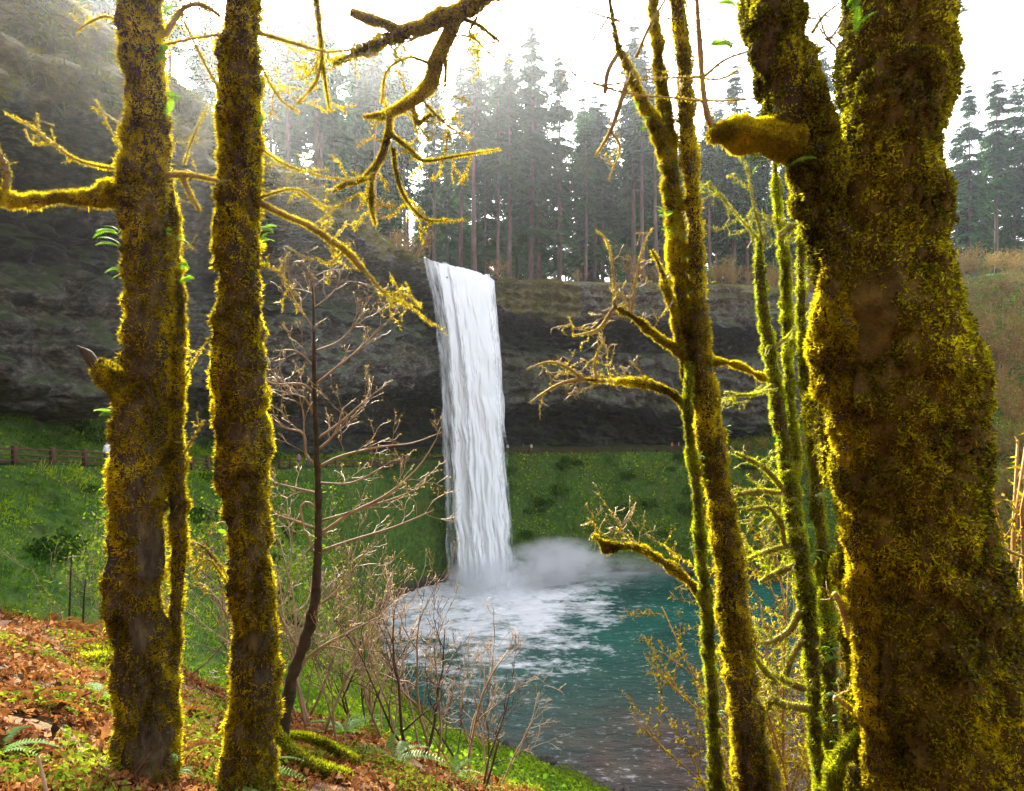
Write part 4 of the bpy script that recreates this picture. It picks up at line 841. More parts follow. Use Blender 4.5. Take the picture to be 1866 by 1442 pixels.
# ------------------------------------------------------------------ shrubs
def shrub_template(seed, H, nst, spread, lev=2, r=.016, nb=5, twig='twig', leafm=None, leaf_n=1, leaf_s=.02, up=.2, wob=.35, mossy=0, mm='moss', shr=.5, minr=.0026):
    g = np.random.RandomState(seed); parts = []
    for k in range(nst):
        pol = []; tips = []; a = g.rand()*6.28
        d = np.array([math.cos(a)*spread, math.sin(a)*spread, 1.0]); grow(pol, np.array([math.cos(a), math.sin(a), 0])*.05, d, H*g.uniform(.7, 1.05), r*g.uniform(.7, 1.2), lev, g, up, wob, nb, .75, shr, 7, None, .3, tips)
        so = Soup(); tubes_mesh(so, pol, 4, minr); ms = None
        if leafm:
            ls = Soup(); pp = np.array([t[0] for t in tips])
            for _ in range(leaf_n):
                q = pp+g.normal(size=pp.shape)*leaf_s*1.5; leaves(ls, q, np.tile([0, 0, 1.0], (len(q), 1)), leaf_s, leaf_s*.35, g, .9)
            ms = ls.mesh('buds', M[leafm])
        mo = None
        if mossy:
            mo = Soup()
            for pts, rad, lv in pol:
                P, N = tube_rings(pts, np.maximum(rad, .003), 5); c = int(np.sum(np.linalg.norm(np.diff(pts, axis=0), axis=1))*mossy)
                if c > 1: q, n = scatter_rings(P, c, g); blades(mo, q, n, .045, .009, g, -.2, .8)
            mo = mo.mesh('moss', M[mm])
        parts.append((so.mesh('stem', M[twig], True), ms, mo))
    return parts
def put_shrub(tpl, X, Y, label, group, sc=1.0, rz=None, name='bare_shrub', z=None, cat='shrub'):
    z = float(ground_h(X, Y)[0]) if z is None else z
    r = thing(name, label, cat, (X, Y, z-.06), group); r.rotation_euler = (0, 0, RNG.rand()*6.28 if rz is None else rz); r.scale = (sc, sc, sc)
    for a, b, c in tpl:
        o = obj('stem', a, r)
        if b: obj('buds', b, o, 'stuff')
        if c: obj('moss', c, o, 'stuff')
    return r
M['young_leaf'] = leaf_mat('young_leaf', [(.1, (.07, .13, .01)), (.5, (.14, .24, .015)), (.9, (.22, .34, .03))], .5, 2, .6, 1.3)
T_NEAR = [shrub_template(200+k, 1.9, 3, .35, 3, .02, 5, 'twig' if k % 2 else 'twig_dark', 'bud', 1, .014, .2, .32) for k in range(4)]
T_GREEN = [shrub_template(220+k, 2.0, 4, .4, 2, .011, 6, 'twig', 'young_leaf', 4, .05, .2, .3) for k in range(3)]
T_FAR = [shrub_template(240+k, 3.6, 5, .5, 2, .05, 5, 'twig_orange', 'bud' if k < 2 else 'young_leaf', 2, .16, .12, .35, minr=.02, mossy=22 if k % 2 else 8, mm='moss') for k in range(4)]
T_MOSSY = [shrub_template(260+k, 4.4, 3, .10, 3, .022, 6, 'twig_orange', 'bud', 1, .02, .05, .3, mossy=55, mm='moss', shr=.30) for k in range(3)]
near_sh = [(-2.35, 7.6, 1, 1.05, 'pale bare shrub beside the dark sapling'), (-1.75, 8.3, 0, 1.1, 'tangled bare shrub at the foot of the slope, left of the pool'), (-1.25, 7.4, 1, .95, 'bare shrub with pale twigs against the white foam'), (-1.0, 7.0, 2, 1.0, 'dark-stemmed bare shrub in front of the pool edge'), (-.55, 7.8, 3, 1.1, 'tall bare shrub whose twigs cross the foot of the falls'),
           (-.2, 8.4, 1, .8, 'small bare shrub nearest the mossy bank'), (-1.6, 6.6, 3, .75, 'low bare shrub among the orange litter'), (-3.1, 8.6, 2, 1.15, 'bare shrub between the two mossy trunks and the sapling'), (-2.0, 7.0, 1, 1.15, 'pale many-twigged shrub just right of the sapling stem'), (-1.45, 8.0, 3, 1.25, 'tall pale shrub rising over the left edge of the pool'), (-.85, 7.3, 1, 1.1, 'pale shrub with spreading twigs at the middle of the bottom edge'), (-.35, 7.2, 0, .9, 'dark thin shrub right of the spreading pale one'), (-2.6, 7.0, 3, 1.0, 'bare shrub leaning out beside the second mossy trunk')]
for X, Y, k, sc, lb in near_sh: put_shrub(T_NEAR[k], X, Y, lb, None, sc)
for i, (X, Y, k, sc) in enumerate([(-4.6, 9.6, 0, 1.2), (-3.9, 9.9, 1, 1.2), (-3.3, 9.4, 2, 1.0), (-5.6, 10.6, 1, .9), (-6.9, 11.2, 2, 1.0)]):
    put_shrub(T_GREEN[k], X, Y, f'budding green shrub behind the left trunks, {ORD[4-i] if i else "nearest the brow"} from the left', 'budding shrubs on the brow', sc, name='budding_shrub')
mossy = [(4.3, 10.4, 0, 1.6), (5.0, 11.6, 1, 1.8), (4.55, 12.3, 2, 1.8), (4.15, 9.3, 1, 1.45), (5.7, 12.8, 2, 1.9), (4.9, 13.5, 0, 2.0), (5.3, 14.5, 1, 2.2), (6.3, 14.0, 0, 2.1)]
for X, Y, k, sc in mossy:
    put_shrub(T_MOSSY[k], X, Y, f'mossy golden shrub behind the thin mossy stems, {ORD[sorted([q[0]/q[1] for q in mossy]).index(X/Y)]} from the left', 'mossy shrubs behind the thin stems', sc, name='mossy_shrub')
g6 = np.random.RandomState(6)
for k in range(16):
    Y = g6.uniform(15, 34); X = Y*g6.uniform(.66, .76); put_shrub(T_MOSSY[g6.randint(0, 3)], X, Y, 'golden mossy thicket shrub right of the huge trunk', 'thicket right of the huge trunk', g6.uniform(2.4, 4.2), name='mossy_shrub')
for X, Y, k, sc in [(7.6, 10.6, 0, 2.7), (8.3, 11.4, 1, 3.0), (9.2, 12.2, 2, 3.1), (8.9, 12.4, 0, 3.2), (10.1, 13.6, 1, 3.3)]:
    put_shrub(T_MOSSY[k], X, Y, f'tall golden mossy shrub close behind the huge trunk at the right edge, {ORD[[7.6, 8.3, 9.2, 8.9, 10.1].index(X)]} by distance', 'tall shrubs at the right edge', sc, name='mossy_shrub')
for k in range(175):
    px = g6.uniform(1730, 1900) if k < 135 else g6.uniform(1290, 1530); Y = g6.uniform(100, 158) if k < 135 else g6.uniform(119, 131); X = (px-933)/F*Y
    z = float(ground_h(X, Y)[0])
    if z < -30.5: continue
    put_shrub(T_FAR[g6.randint(0, 4)], X, Y, 'orange-brown leafless shrub on the hillside right of the huge trunk' if k < 135 else 'brown leafless shrub on the far bank behind the thin mossy stems', 'shrubs on the right hillside' if k < 135 else 'shrubs on the far right bank', g6.uniform(1.0, 2.1) if k < 135 else g6.uniform(.6, 1.1), name='hillside_shrub')
for k in range(46):                       # brown brush along the rim
    s_ = int(np.interp(g6.rand(), [0, .2, .21, 1], [214, 366, 408, 590])) 
    c = rim[s_]+cin[s_]*g6.uniform(.5, 5); px = 933+c[0]/c[1]*F
    if 760 < px < 905: continue
    put_shrub(T_FAR[g6.randint(0, 3)], c[0], c[1], 'brown brush growing on the cliff rim', 'brush along the cliff rim', g6.uniform(.7, 1.6), name='rim_shrub', z=float(zr[s_]))

# ------------------------------------------------------------------ dark sapling with pale upswept branches
YS = 6.0
S = MossTree('bare_sapling', 'dark-stemmed leafless sapling with pale branches left of the falls', at(490, 1450, YS))
rowsS = [(570, 525, 1.3), (572, 600, 2.5), (573, 700, 4), (576, 800, 5), (580, 900, 6), (580, 1000, 7), (573, 1100, 9), (558, 1165, 10), (536, 1220, 11), (521, 1300, 11), (506, 1380, 12), (490, 1450, 14), (480, 1520, 18)]
S.wood('trunk', rowsS, YS, .08, 9, 12, 0, bed='sapling_bark')
pl = []
for rows in ([(580, 852, 3), (620, 832, 2.6), (690, 815, 2), (750, 808, 1.4), (800, 790, .8)], [(582, 975, 4), (640, 935, 3.2), (700, 905, 2.6), (755, 860, 1.8), (790, 810, 1), (802, 780, .6)], [(580, 965, 3), (540, 950, 2.4), (500, 935, 2), (485, 900, 1)], [(578, 850, 3.2), (558, 830, 3), (553, 790, 2.6), (520, 780, 1.6), (490, 755, .8)], [(554, 795, 2), (553, 755, 1.5), (545, 720, .8)],
             [(577, 770, 2.5), (562, 735, 2), (545, 720, 1.6), (515, 720, 1)], [(576, 700, 2.4), (600, 680, 2), (650, 640, 1.6), (690, 600, .8)], [(575, 640, 2), (620, 620, 1.5), (655, 580, .8)], [(573, 600, 1.8), (545, 560, 1.2), (525, 520, .7)], [(573, 560, 1.3), (600, 540, 1), (625, 510, .6)], [(577, 720, 2.3), (550, 700, 1.8), (500, 700, 1.2), (480, 690, .7)], [(578, 800, 2.4), (620, 770, 2), (660, 735, 1.4), (705, 700, .8)], [(580, 820, 2.4), (610, 790, 2), (625, 745, 1.2)],
             [(582, 900, 3), (540, 890, 2.2), (500, 880, 1.5)], [(582, 1005, 3.2), (640, 985, 2.6), (720, 960, 2), (790, 930, 1)], [(582, 930, 2.6), (560, 915, 2.4), (548, 930, 2.2), (560, 975, 2), (572, 1010, 2)], [(575, 670, 2), (540, 640, 1.5), (500, 640, .8)], [(574, 560, 1.2), (570, 500, .6)], [(579, 880, 2.2), (640, 880, 1.8), (700, 850, 1.2)], [(581, 950, 2.4), (650, 930, 2), (740, 900, 1.3), (790, 870, .7)],
             [(530, 1240, 3), (570, 1190, 2.6), (640, 1150, 2), (700, 1120, 1)], [(548, 1190, 3), (525, 1150, 2.4), (505, 1110, 1.4)], [(540, 1215, 2.6), (590, 1180, 2), (650, 1190, 1.2)], [(570, 1110, 2.6), (610, 1080, 2), (650, 1030, 1.2)]):
    C, r = px_line(rows, YS, 14); pl.append((C, r, 9))
    for k in range(5): 
        i = RNG.randint(3, 13); grow(pl, C[i], nrm(C[min(i+1, 13)]-C[i-1])+RNG.normal(size=3)*[.7, .6, .5]+[0, 0, .25], .32, .0035, 1, RNG, .25, .45, 3, .6, .55)
S.twigs('branch', pl, 'twig', 5, 0, minr=.0025)
bd_ = Soup(); tips = np.array([p[0][-1] for p in pl]+[p[0][-2] for p in pl]); leaves(bd_, np.repeat(tips, 2, 0)+RNG.normal(size=(len(tips)*2, 3))*.012, np.tile([0, 0, 1.0], (len(tips)*2, 1)), 0.015, .005, RNG, 1)
obj('buds', bd_.mesh('buds', M['bud'], False, S.base), S.root, 'stuff')

# thin dark saplings on the brow
for px, py0, py1, Y, lb in [(127, 1000, 1150, 9.6, 'thin dark sapling stem on the brow, left of the mossy trunks'), (152, 1055, 1140, 9.4, 'short dark sapling stem beside the mossy boulders'), (1272, 1150, 1300, 7.5, None)]:
    if lb is None: continue
    b = at(px, py1, Y); t_ = MossTree('thin_sapling', lb, b); t_.wood('trunk', [(px+4, py0, .8), (px+1, (py0+py1)/2, 1.6), (px-3, py1+60, 2.4)], Y, .05, 9, 8, 0, bed='sapling_bark')
    pl = []
    for k in range(5): grow(pl, at(px+1, py0+(py1-py0)*(k+.5)/6, Y), [RNG.choice([-1, 1]), RNG.normal()*.4, .3], .3, .003, 1, RNG, .15, .4, 2)
    t_.twigs('branch', [(a, b_, 9 if c == 1 else 0) for a, b_, c in pl], 'twig_dark', 4, 0)

# ------------------------------------------------------------------ wooden fences along the path
M['fence'] = solid_mat('fence_wood', [(.3, (.05, .024, .015)), (.7, (.13, .065, .04))], 5, .8, .4)
def box_mesh(name, sx, sy, sz, mat, bev=.015):
    V = []
    for z, s_ in ((0, 1), (sz-bev, 1), (sz, 1-bev*2/sx)):
        V += [(-sx/2*s_, -sy/2*s_, z), (sx/2*s_, -sy/2*s_, z), (sx/2*s_, sy/2*s_, z), (-sx/2*s_, sy/2*s_, z)]
    Q = [(3, 2, 1, 0), (8, 9, 10, 11)]+[(a+j, a+(j+1) % 4, a+4+(j+1) % 4, a+4+j) for a in (0, 4) for j in range(4)]
    return mk_mesh(name, V, Q, mat=mat)
POST = box_mesh('post', .24, .24, 1.2, M['fence']); RAIL = box_mesh('rail', .09, .11, 1.0, M['fence'])
parc = np.concatenate([[0], np.cumsum(np.linalg.norm(np.diff(pc[:, :2], axis=0), axis=1))])
def path_at(s, off):
    k = np.interp(s, parc, np.arange(len(pc))); i = int(min(k, len(pc)-2)); f = k-i
    p = pc[i]*(1-f)+pc[i+1]*f; n_ = nor[i]*(1-f)+nor[i+1]*f; xy = p[:2]+n_*off
    return np.array([xy[0], xy[1], max(p[2], float(ground_h(xy[0], xy[1])[0])-.1)])
def fence(s0, s1, label, step=2.35):
    n_ = int((s1-s0)/step); P = [path_at(s0+step*k, -1.15) for k in range(n_+1)]; r = thing('wooden_fence', label, 'fence', tuple(P[0]))
    for p in P: o = obj('post', POST, r); o.location = Vector(p-P[0])-Vector((0, 0, .12)); o.rotation_euler = (0, 0, RNG.normal()*.1)
    for a, b in zip(P[:-1], P[1:]):
        d = Vector(b-a)
        for h in (.22, .55, .9):
            o = obj('rail', RAIL, r); o.location = Vector(a-P[0])+Vector((0, 0, h)); o.rotation_mode = 'QUATERNION'; o.rotation_quaternion = d.to_track_quat('Z', 'Y'); o.scale = (1, 1, d.length)
sk = lambda Yv: float(np.interp(Yv, pc[:70, 1], parc[:70]))
fence(sk(28), sk(80), 'brown wooden post and rail fence along the left path')
fence(sk(84), sk(112), 'far wooden rail fence on the path just left of the falls')
sx_ = lambda Xv: float(np.interp(Xv, pc[70:140, 0], parc[70:140]))
fence(sx_(-1.5), sx_(44), 'thin far wooden rail fence on the ledge right of the falls')

# ------------------------------------------------------------------ walkers on the path
def person(X, Y, z, rz, shirt, trousers, label, arm=.2):
    r = thing('person', label, 'person', (X, Y, z)); r.rotation_euler = (0, 0, rz)
    J = [(0, 0, .95), (0, 0, 1.2), (0, 0, 1.42), (0, 0, 1.52), (0, .02, 1.62), (0, .01, 1.72), (.18, 0, 1.40), (.24, .04, 1.12), (.25, .12+arm*.3, .9), (-.18, 0, 1.40), (-.24, .02, 1.12), (-.25, .1, .88), (.1, 0, .9), (.11, .03, .5), (.12, 0, .08), (.12, .14, .04), (-.1, 0, .9), (-.11, .05, .5), (-.12, -.03, .08), (-.12, .11, .04)]
    E = [(0, 1), (1, 2), (2, 3), (3, 4), (4, 5), (2, 6), (6, 7), (7, 8), (2, 9), (9, 10), (10, 11), (0, 12), (12, 13), (13, 14), (14, 15), (0, 16), (16, 17), (17, 18), (18, 19)]
    rad = [.16, .15, .15, .06, .1, .09, .08, .055, .04, .08, .055, .04, .1, .075, .05, .045, .1, .075, .05, .045]
    me = bpy.data.meshes.new('body'); me.from_pydata(J, E, []); o = obj('body', me, r)
    m = o.modifiers.new('skin', 'SKIN'); o.modifiers.new('sub', 'SUBSURF').levels = 1
    for k, sv in enumerate(me.skin_vertices[0].data): sv.radius = (rad[k], rad[k]); sv.use_root = (k == 0)
    mt, nt, out = new_mat('walker'); tc = node(nt, 'ShaderNodeTexCoord'); sp = node(nt, 'ShaderNodeSeparateXYZ'); nt.links.new(tc.outputs['Object'], sp.inputs[0])
    rp = ramp(nt, [(0, trousers), (.475, shirt), (.755, (.5, .3, .22))]); rp.color_ramp.interpolation = 'CONSTANT'
    mr = math_node(nt, 'MULTIPLY', sp.outputs[2], .5); nt.links.new(mr, rp.inputs[0])
    b = node(nt, 'ShaderNodeBsdfPrincipled'); b.inputs['Roughness'].default_value = .8; nt.links.new(rp.outputs[0], b.inputs['Base Color']); nt.links.new(b.outputs[0], out.inputs[0]); me.materials.append(mt)
    hs = Soup(); th = np.linspace(.0, 2.0, 7); add_tube(hs, np.column_stack([0*th, -.02+0*th, 1.71+.11*np.cos(th)]), .115*np.sin(th)+.004, 10); obj('hair', hs.mesh('hair', M['sapling_bark'], True), r)
for X, Yo, sh, tr_, lb in [(-.9, .3, (.75, .75, .8), (.05, .06, .1), 'walker in white nearest the falls on the right ledge'), (2.2, .2, (.12, .14, .22), (.06, .06, .07), 'walker in dark jacket between two others on the right ledge'), (3.6, -.2, (.8, .78, .74), (.3, .28, .25), 'walker in pale clothes, third from the falls on the right ledge'), (31.5, 0, (.5, .12, .08), (.05, .05, .07), 'walker in red top far along the right ledge'), (32.8, .2, (.35, .2, .12), (.05, .05, .07), 'walker in brown top far along the right ledge')]:
    p = path_at(sx_(X), Yo-.4); person(p[0], p[1], p[2]+.04, RNG.uniform(0, 6), sh, tr_, lb)
for Yv, sh, lb in [(83.5, (.75, .6, .62), 'walker in pale pink beside the far end of the left fence'), (81.6, (.3, .15, .2), 'walker in dark red beside the far end of the left fence'), (48.5, (.8, .82, .85), 'walker in white behind the left fence')]:
    p = path_at(sk(Yv), -.2); person(p[0], p[1], p[2]+.04, RNG.uniform(0, 6), sh, (.06, .07, .12), lb)

# ------------------------------------------------------------------ ground cover
M['herb'] = leaf_mat('herb', [(.1, (.03, .085, .009)), (.32, (.085, .19, .012)), (.52, (.19, .32, .016)), (.8, (.42, .5, .024))], .45, .16, .25, 1.4)
M['litter'] = leaf_mat('litter', [(.15, (.028, .012, .008)), (.38, (.11, .04, .016)), (.6, (.24, .095, .035)), (.82, (.38, .19, .08)), (.98, (.5, .34, .2))], .25, 1.1, .5, 1.1)
M['grass'] = leaf_mat('grass', [(.1, (.05, .09, .008)), (.5, (.12, .18, .012)), (.9, (.24, .28, .03))], .45, 1.2, .5, 1.3)
M['dry_grass'] = leaf_mat('dry_grass', [(.1, (.05, .065, .014)), (.4, (.1, .115, .022)), (.7, (.21, .165, .045)), (.95, (.34, .25, .08))], .4, .25, .45, 1.2)
def ground_normals(x, y, e=.15):
    dzx = (ground_h(x+e, y)-ground_h(x-e, y))/(2*e); dzy = (ground_h(x, y+e)-ground_h(x, y-e))/(2*e)
    return nrm(np.stack([-dzx, -dzy, np.ones_like(dzx)], 1))
def visible_ground(n, g, xr, yr, zmin=-31.3, pxr=(-60, 1930)):
    x = g.uniform(*xr, n); y = g.uniform(*yr, n); px = 933+x/y*F; m = (px > pxr[0]) & (px < pxr[1]); x, y = x[m], y[m]; z = ground_h(x, y); m = z > zmin
    return x[m], y[m], z[m]
g7 = np.random.RandomState(8)
x, y, z = visible_ground(96000, g7, (-48, -8), (18, 122)); x3, y3, z3 = visible_ground(22000, g7, (-24, -9), (98, 125)); x, y, z = np.r_[x, x3], np.r_[y, y3], np.r_[z, z3]; so = Soup(); N = ground_normals(x, y, .5)
keep = np.sum(N*nrm(np.stack([-x, -y, -z], 1)), 1) > -.15; dp_, _, _, sd_ = poly_dist(PATH[:, :2], np.stack([x, y], 1)); keep &= dp_ > 1.5
x, y, z, N = x[keep], y[keep], z[keep], N[keep]; sz = .10+.0022*y
cl = np.clip(fbm(np.stack([x*.35, y*.35, z*.35], 1), 3)+.35, 0, 1.2)
pts = np.stack([x, y, z], 1)+N*(cl*.55*g7.rand(len(x)))[:, None]
k2 = g7.rand(len(pts)) < .3; leaves(so, pts[k2], N[k2], (sz*1.3)[k2], (sz*.5)[k2], g7, .75); r2 = np.repeat(np.arange(len(pts)), 2); jit = g7.normal(size=(len(r2), 3))*.12; blades(so, (pts-N*.15)[r2]+jit, N[r2], .34, .035, g7, .5, .5)
obj('bank_plants', so.mesh('bank_plants', M['herb']), kind='stuff')
x, y, z = visible_ground(190000, g7, (-10, 112), (60, 150)); so = Soup(); N = ground_normals(x, y, .5)
keep = np.sum(N*nrm(np.stack([-x, -y, -z], 1)), 1) > -.1; dp_, _, _, sd_ = poly_dist(PATH[:, :2], np.stack([x, y], 1)); keep &= (dp_ > 1.5) & ((sd_ < 0) | (x > 42))
x, y, z, N = x[keep], y[keep], z[keep], N[keep]; sz = np.full(len(x), .34)
cl = np.clip(fbm(np.stack([x*.22, y*.22, z*.22], 1), 3)+.35, 0, 1.2)
pts = np.stack([x, y, z], 1)+N*(cl*.9*g7.rand(len(x)))[:, None]; k2 = g7.rand(len(pts)) < .3; leaves(so, pts[k2], N[k2], (sz*1.3)[k2], (sz*.5)[k2], g7, .75); r2 = np.repeat(np.arange(len(pts)), 2); jit = g7.normal(size=(len(r2), 3))*.2; blades(so, (pts-N*.2)[r2]+jit, N[r2], .5, .07, g7, .4, .5)
obj('bank_plants', so.mesh('bank_plants', M['herb']), kind='stuff')
# grass hanging over the upper cliff
nlip = int(np.argmin(np.abs(kk-4.4))); so = Soup()
for (s0, s1, n_, L_) in ((56, 382, 120000, .7), (398, 650, 34000, .5)):
    vi = g7.randint(0, nlip, n_); si = g7.randint(s0, s1, n_); si2 = np.clip(si+1, 0, NS-1); f = g7.rand(n_)[:, None]; f2 = g7.rand(n_)[:, None]
    p = (Pc[vi, si]*(1-f)+Pc[vi, si2]*f)*(1-f2)+(Pc[vi+1, si]*(1-f)+Pc[vi+1, si2]*f)*f2
    pxp = 933+p[:, 0]/p[:, 1]*F; m = (fbm(p*.25, 2)+.45 > g7.rand(n_)*.9) & (p[:, 1] > 20) & ((pxp < 770) | (pxp > 893)) & (kk[vi] < (4.6 if s0 < 100 else 2.6)+.7*g7.normal(size=n_))
    blades(so, p[m], nrm(CN[vi, si][m]*.7+np.array([0, 0, -.4])), L_, .05, g7, -.25, .55)
obj('cliff_grass', so.mesh('cliff_grass', M['dry_grass']), kind='stuff')
# litter, grass and herbs on the near slope
def near_ground(n, g, xr=(-9.5, 3.2), yr=(2.2, 12.5)):
    # denser towards the viewer
    y = yr[0]+(yr[1]-yr[0])*g.rand(n)**1.35; x = g.uniform(-.8, .28, n)*y; return x, y, ground_h(x, y)
x, y, z = near_ground(62000, g7); m = fbm(np.stack([x*1.6+4, y*1.6, 0*x], 1), 3)+.42 > .3*g7.rand(len(x)); x, y, z = x[m], y[m], z[m]; N = ground_normals(x, y); so = Soup()
j = g7.choice(len(x), 2500, replace=False); leaves(so, np.stack([x, y, z], 1)[j]+N[j]*.03, N[j], .085, .034, g7, .5, .3)
leaves(so, np.stack([x, y, z], 1)+N*(.005+.04*g7.rand(len(x)))[:, None], N, .055, .022, g7, .45, .25); obj('leaf_litter', so.mesh('leaf_litter', M['litter']), kind='stuff')
x, y, z = near_ground(110000, g7); cl = fbm(np.stack([x*1.1, y*1.1, 0*x], 1), 3); m = (cl > .0+.2*g7.rand(len(x))); x, y, z = x[m], y[m], z[m]; N = ground_normals(x, y); so = Soup()
h1 = len(x)//2
blades(so, np.stack([x, y, z], 1)[:h1], N[:h1], .12, .004, g7, .4, .55); obj('grass', so.mesh('grass', M['grass']), kind='stuff')
so = Soup(); leaves(so, (np.stack([x, y, z], 1)+N*(.02+.09*g7.rand(len(x)))[:, None])[h1:], N[h1:], .04, .016, g7, .5); obj('ground_herbs', so.mesh('ground_herbs', M['grass']), kind='stuff')
# dead bracken stalks
x, y, z = near_ground(16000, g7); m = fbm(np.stack([x*.8+9, y*.8, 0*x], 1), 2) > -.05; x, y, z = x[m], y[m], z[m]; N = ground_normals(x, y); so = Soup()
blades(so, np.stack([x, y, z], 1), N, .28, .004, g7, -.1, 1.4); obj('dry_bracken', so.mesh('dry_bracken', M['fern_dead']), kind='stuff')
x, y, z = visible_ground(48000, g7, (-14, 14), (10, 46), -31.8, (200, 1300)); N = ground_normals(x, y, .4); so = Soup(); sz = .05+.0035*y
leaves(so, np.stack([x, y, z], 1)+N*(.5*g7.rand(len(x)))[:, None], N, sz, sz*.4, g7, .7); obj('slope_plants', so.mesh('slope_plants', M['herb']), kind='stuff')
# low green bank close to the water
x, y, z = visible_ground(32000, g7, (-12, 22), (44, 64), -31.75, (500, 1300)); N = ground_normals(x, y, .4); so = Soup(); cl = np.clip(fbm(np.stack([x*.3, y*.3, 0*x], 1), 3)+.3, 0, 1)
leaves(so, np.stack([x, y, z], 1)+N*(cl*.8*g7.rand(len(x)))[:, None], N, .2, .07, g7, .7); obj('shore_plants', so.mesh('shore_plants', M['grass']), kind='stuff')

M['bush'] = leaf_mat('bush', [(.1, (.010, .035, .006)), (.4, (.03, .09, .010)), (.7, (.08, .17, .012)), (.95, (.2, .28, .02))], .4, .5, .5, 1.3)
def bush_mesh(seed):
    g = np.random.RandomState(seed); so = Soup(); n = 520; d = nrm(g.normal(size=(n, 3))); d[:, 2] = np.abs(d[:, 2])
    p = d*(.55+.5*g.rand(n))[:, None]*np.array([1, 1, .62])*(1+.35*fbm(d*1.8+seed, 2))[:, None]; leaves(so, p, d, .2, .075, g, .6); return so.mesh('bush', M['bush'])
BUSH = [bush_mesh(k) for k in range(5)]
nb_ = 0
while nb_ < 150:
    left = nb_ < 94; X, Y = (g7.uniform(-20, -9), g7.uniform(103, 123)) if nb_ < 30 else (g7.uniform(-46, -14), g7.uniform(26, 112)) if left else (g7.uniform(-4, 62), g7.uniform(112, 136))
    if not 0 < 933+X/Y*F < 1560: continue
    z = float(ground_h(X, Y)[0]); dp1, _, _, sd1 = poly_dist(PATH[:, :2], np.array([[X, Y]]))
    if z < -30.6 or dp1[0] < 2.2 or (not left and sd1[0] > 0): continue
    o = obj('leafy_bush', BUSH[g7.randint(0, 5)]); o.location = (X, Y, z-.1); sc_ = g7.uniform(.6, 1.5)*(1.0 if left else 1.25); o.scale = (sc_, sc_, sc_*g7.uniform(.8, 1.3)); o.rotation_euler = (0, 0, g7.rand()*6.28)
    tag(o, ('low leafy green bush under the left overhang' if sd1[0] > 0 else 'low leafy green bush on the left bank below the path') if left else 'low leafy green bush on the far bank right of the falls', 'bush', ('bushes under the overhang' if sd1[0] > 0 else 'bushes on the left bank') if left else 'bushes on the far bank'); nb_ += 1

# ------------------------------------------------------------------ ferns, stones and sticks on the slope
def fern(X, Y, label, n, sc, mesh, name='sword_fern', group=None):
    z = float(ground_h(X, Y)[0]); r = thing(name, label, 'fern', (X, Y, z), group)
    for k in range(n):
        a = 6.283*(k+RNG.rand()*.7)/n; put_frond(mesh, (0, 0, .01), (math.cos(a), math.sin(a), RNG.uniform(.15, .8)), r, (0, 0, 0), sc*RNG.uniform(.7, 1.15), 'frond', RNG.normal()*.3)
for X, Y, n, sc, lb in [(-3.55, 6.0, 11, .8, 'green sword fern below the mossy boulders on the left slope'), (-1.55, 4.35, 9, .75, 'green sword fern between the two left trunks at the bottom edge'), (-1.95, 5.2, 9, .7, 'green sword fern beside the fallen mossy branch'), (-1.75, 7.2, 12, .9, 'green sword fern under the bare shrubs near the sapling'), (-1.1, 6.4, 10, .8, 'green sword fern in the middle of the shrubs'), (-3.0, 4.0, 9, .6, 'green sword fern at the lower left corner'), (-.6, 6.9, 9, .7, 'small sword fern above the mossy bank')]:
    fern(X, Y, lb, n, sc, FROND_L)
WF = [(-5.2, 8.2), (-4.6, 8.6), (-5.6, 9.0), (-3.2, 6.4), (-2.9, 5.6), (-2.5, 5.0), (-6.1, 9.2), (-3.5, 5.0), (-1.9, 6.2), (-2.2, 6.9), (-4.1, 7.4), (-3.9, 6.6)]
for X, Y in WF:
    fern(X, Y, f'withered orange-brown fern on the left slope, {ORD[sorted(WF, key=lambda q: q[1]).index((X, Y))]} nearest the viewer', 9, RNG.uniform(.7, 1.0), FROND_D, 'withered_fern', 'withered ferns on the slope')
def boulder(X, Y, s, label, seed, mat, mossy=True, cat='rock', name='mossy_boulder', zz=None):
    th = np.linspace(0.001, np.pi-.001, 17); ph = np.arange(26)/26*6.2832
    V = np.stack([np.sin(th)[:, None]*np.cos(ph), np.sin(th)[:, None]*np.sin(ph), np.cos(th)[:, None]+0*ph], -1); V = V*(1+.28*fbm(V*1.5+seed, 4))[..., None]*np.array(s)
    z = float(ground_h(X, Y)[0]) if zz is None else zz; r = thing(name, label, cat, (X, Y, z)); o = obj('stone', mk_mesh('stone', V.reshape(-1, 3), rings_faces(17, 26), mat=mat, smooth=True), r)
    if mossy:
        ms = Soup(); p, n_ = scatter_rings(V, 9000, RNG, lambda q: sst(-.1, .5, q[:, 2]/s[2])); blades(ms, p, n_, .04, .006, RNG, .2, .6); obj('moss', ms.mesh('moss', M['moss_green']), r, 'stuff')
M['stone'] = solid_mat('stone', [(.3, (.02, .02, .018)), (.7, (.08, .075, .065))], 3, .8, .8, 12)
boulder(-4.9, 8.0, (.34, .25, .14), 'long mossy boulder left of the trunks on the slope', 3, M['moss_bed']); boulder(-4.95, 8.9, (.36, .3, .2), 'rounder mossy boulder behind the long one on the brow', 8, M['moss_bed'])
for k in range(34):                       # stones along the near waterline
    t = g6.rand(); i = g6.randint(3, 8); c = POOL[i]*(1-t)+POOL[i+1]*t+g6.normal(size=2)*.7
    boulder(c[0], c[1], (g6.uniform(.3, .9), g6.uniform(.3, .8), g6.uniform(.2, .5)), 'dark wet stone at the near waterline', g6.rand()*40, M['stone'], False, name='shore_stone', zz=-31.9)
for o in bpy.data.objects:
    if o.name.startswith('shore_stone'): o['group'] = 'stones along the near waterline'
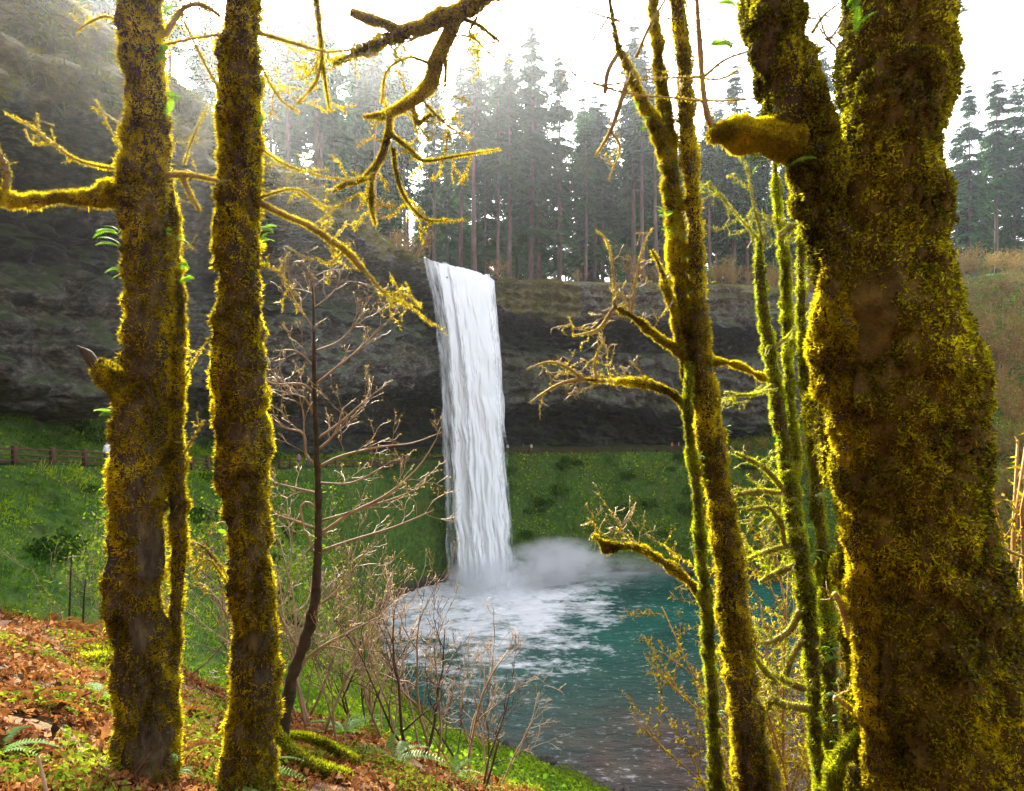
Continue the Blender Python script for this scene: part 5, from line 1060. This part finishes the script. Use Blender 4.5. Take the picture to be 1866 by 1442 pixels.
for px, py, Y, sx1, lb in [(758, 474, 109.5, .9, 'mossy stone at the left corner of the lip'), (772, 478, 113, .5, 'small stone splitting the left thread of the falls'), (898, 506, 126.8, .9, 'mossy stone at the right corner of the lip'), (868, 499, 125.2, .45, 'small stone breaking the lip of the falls')]:
    c = at(px, py, Y); boulder(c[0], c[1], (sx1, sx1*.8, sx1*.55), lb, px*.1, M['stone'], False, name='lip_stone', zz=float(c[2])-.25)
def log(name, label, pts, r0, r1, mat, mossn=0):
    C = catmull(np.array(pts, float), 24); b = C[0]; r = thing(name, label, 'log', tuple(b)); so = Soup(); P, N = add_tube(so, C, np.linspace(r0, r1, 24), 12, lump=.15, lscale=3); o = obj('wood', so.mesh('wood', mat, True, b), r)
    if mossn: ms = Soup(); p, n_ = scatter_rings(P, mossn, RNG); blades(ms, p, n_, .03, .004, RNG, .2, .6); obj('moss', ms.mesh('moss', M['moss_green'], False, b), r, 'stuff')
gz = lambda X, Y, d=0: (X, Y, float(ground_h(X, Y)[0])+d)
log('fallen_branch', 'mossy fallen branch lying between the two left trunks', [gz(-1.3, 5.5, .05), gz(-1.7, 5.6, .12), gz(-2.2, 5.9, .35), gz(-2.6, 6.3, .5)], .05, .025, M['moss_bed'], 9000)
log('fallen_branch', 'second mossy branch propped across the slope behind the first', [gz(-1.35, 6.0, .05), gz(-1.8, 6.1, .2), gz(-2.3, 6.2, .1)], .04, .02, M['moss_bed'], 6000)
log('white_stick', 'thin whitened stick upright in the lower left corner', [gz(-2.08, 3.15, -.05), gz(-2.2, 3.25, .2), gz(-2.28, 3.3, .36)], .012, .006, M['twig'])
log('fallen_log', 'dark log at the far right edge of the pool', [(30, 121.5, -31.3), (37, 121.5, -31.2), (46, 118.5, -31.4), (53, 112, -31.2)], .55, .35, M['sapling_bark'])
log('fallen_log', 'leaning dead log on the far bank right of the pool', [(29.5, 121.8, -32.2), (29.9, 122, -30), (30.2, 122.3, -28.6)], .35, .25, M['sapling_bark'])

# ------------------------------------------------------------------ sunlit air
mh, nt, out = new_mat('air'); pv_ = node(nt, 'ShaderNodeVolumePrincipled'); pv_.inputs['Color'].default_value = (.9, .95, 1, 1)
pv_.inputs['Density'].default_value = .00024; pv_.inputs['Anisotropy'].default_value = .84; nt.links.new(pv_.outputs[0], out.inputs['Volume'])
hv = [(a, b, c) for c in (-36, 100) for a, b in ((-420, -150), (480, -150), (480, 460), (-420, 460))]
hz = obj('haze', mk_mesh('haze', hv, [(3, 2, 1, 0), (4, 5, 6, 7), (0, 1, 5, 4), (1, 2, 6, 5), (2, 3, 7, 6), (3, 0, 4, 7)], mat=mh), kind='stuff')
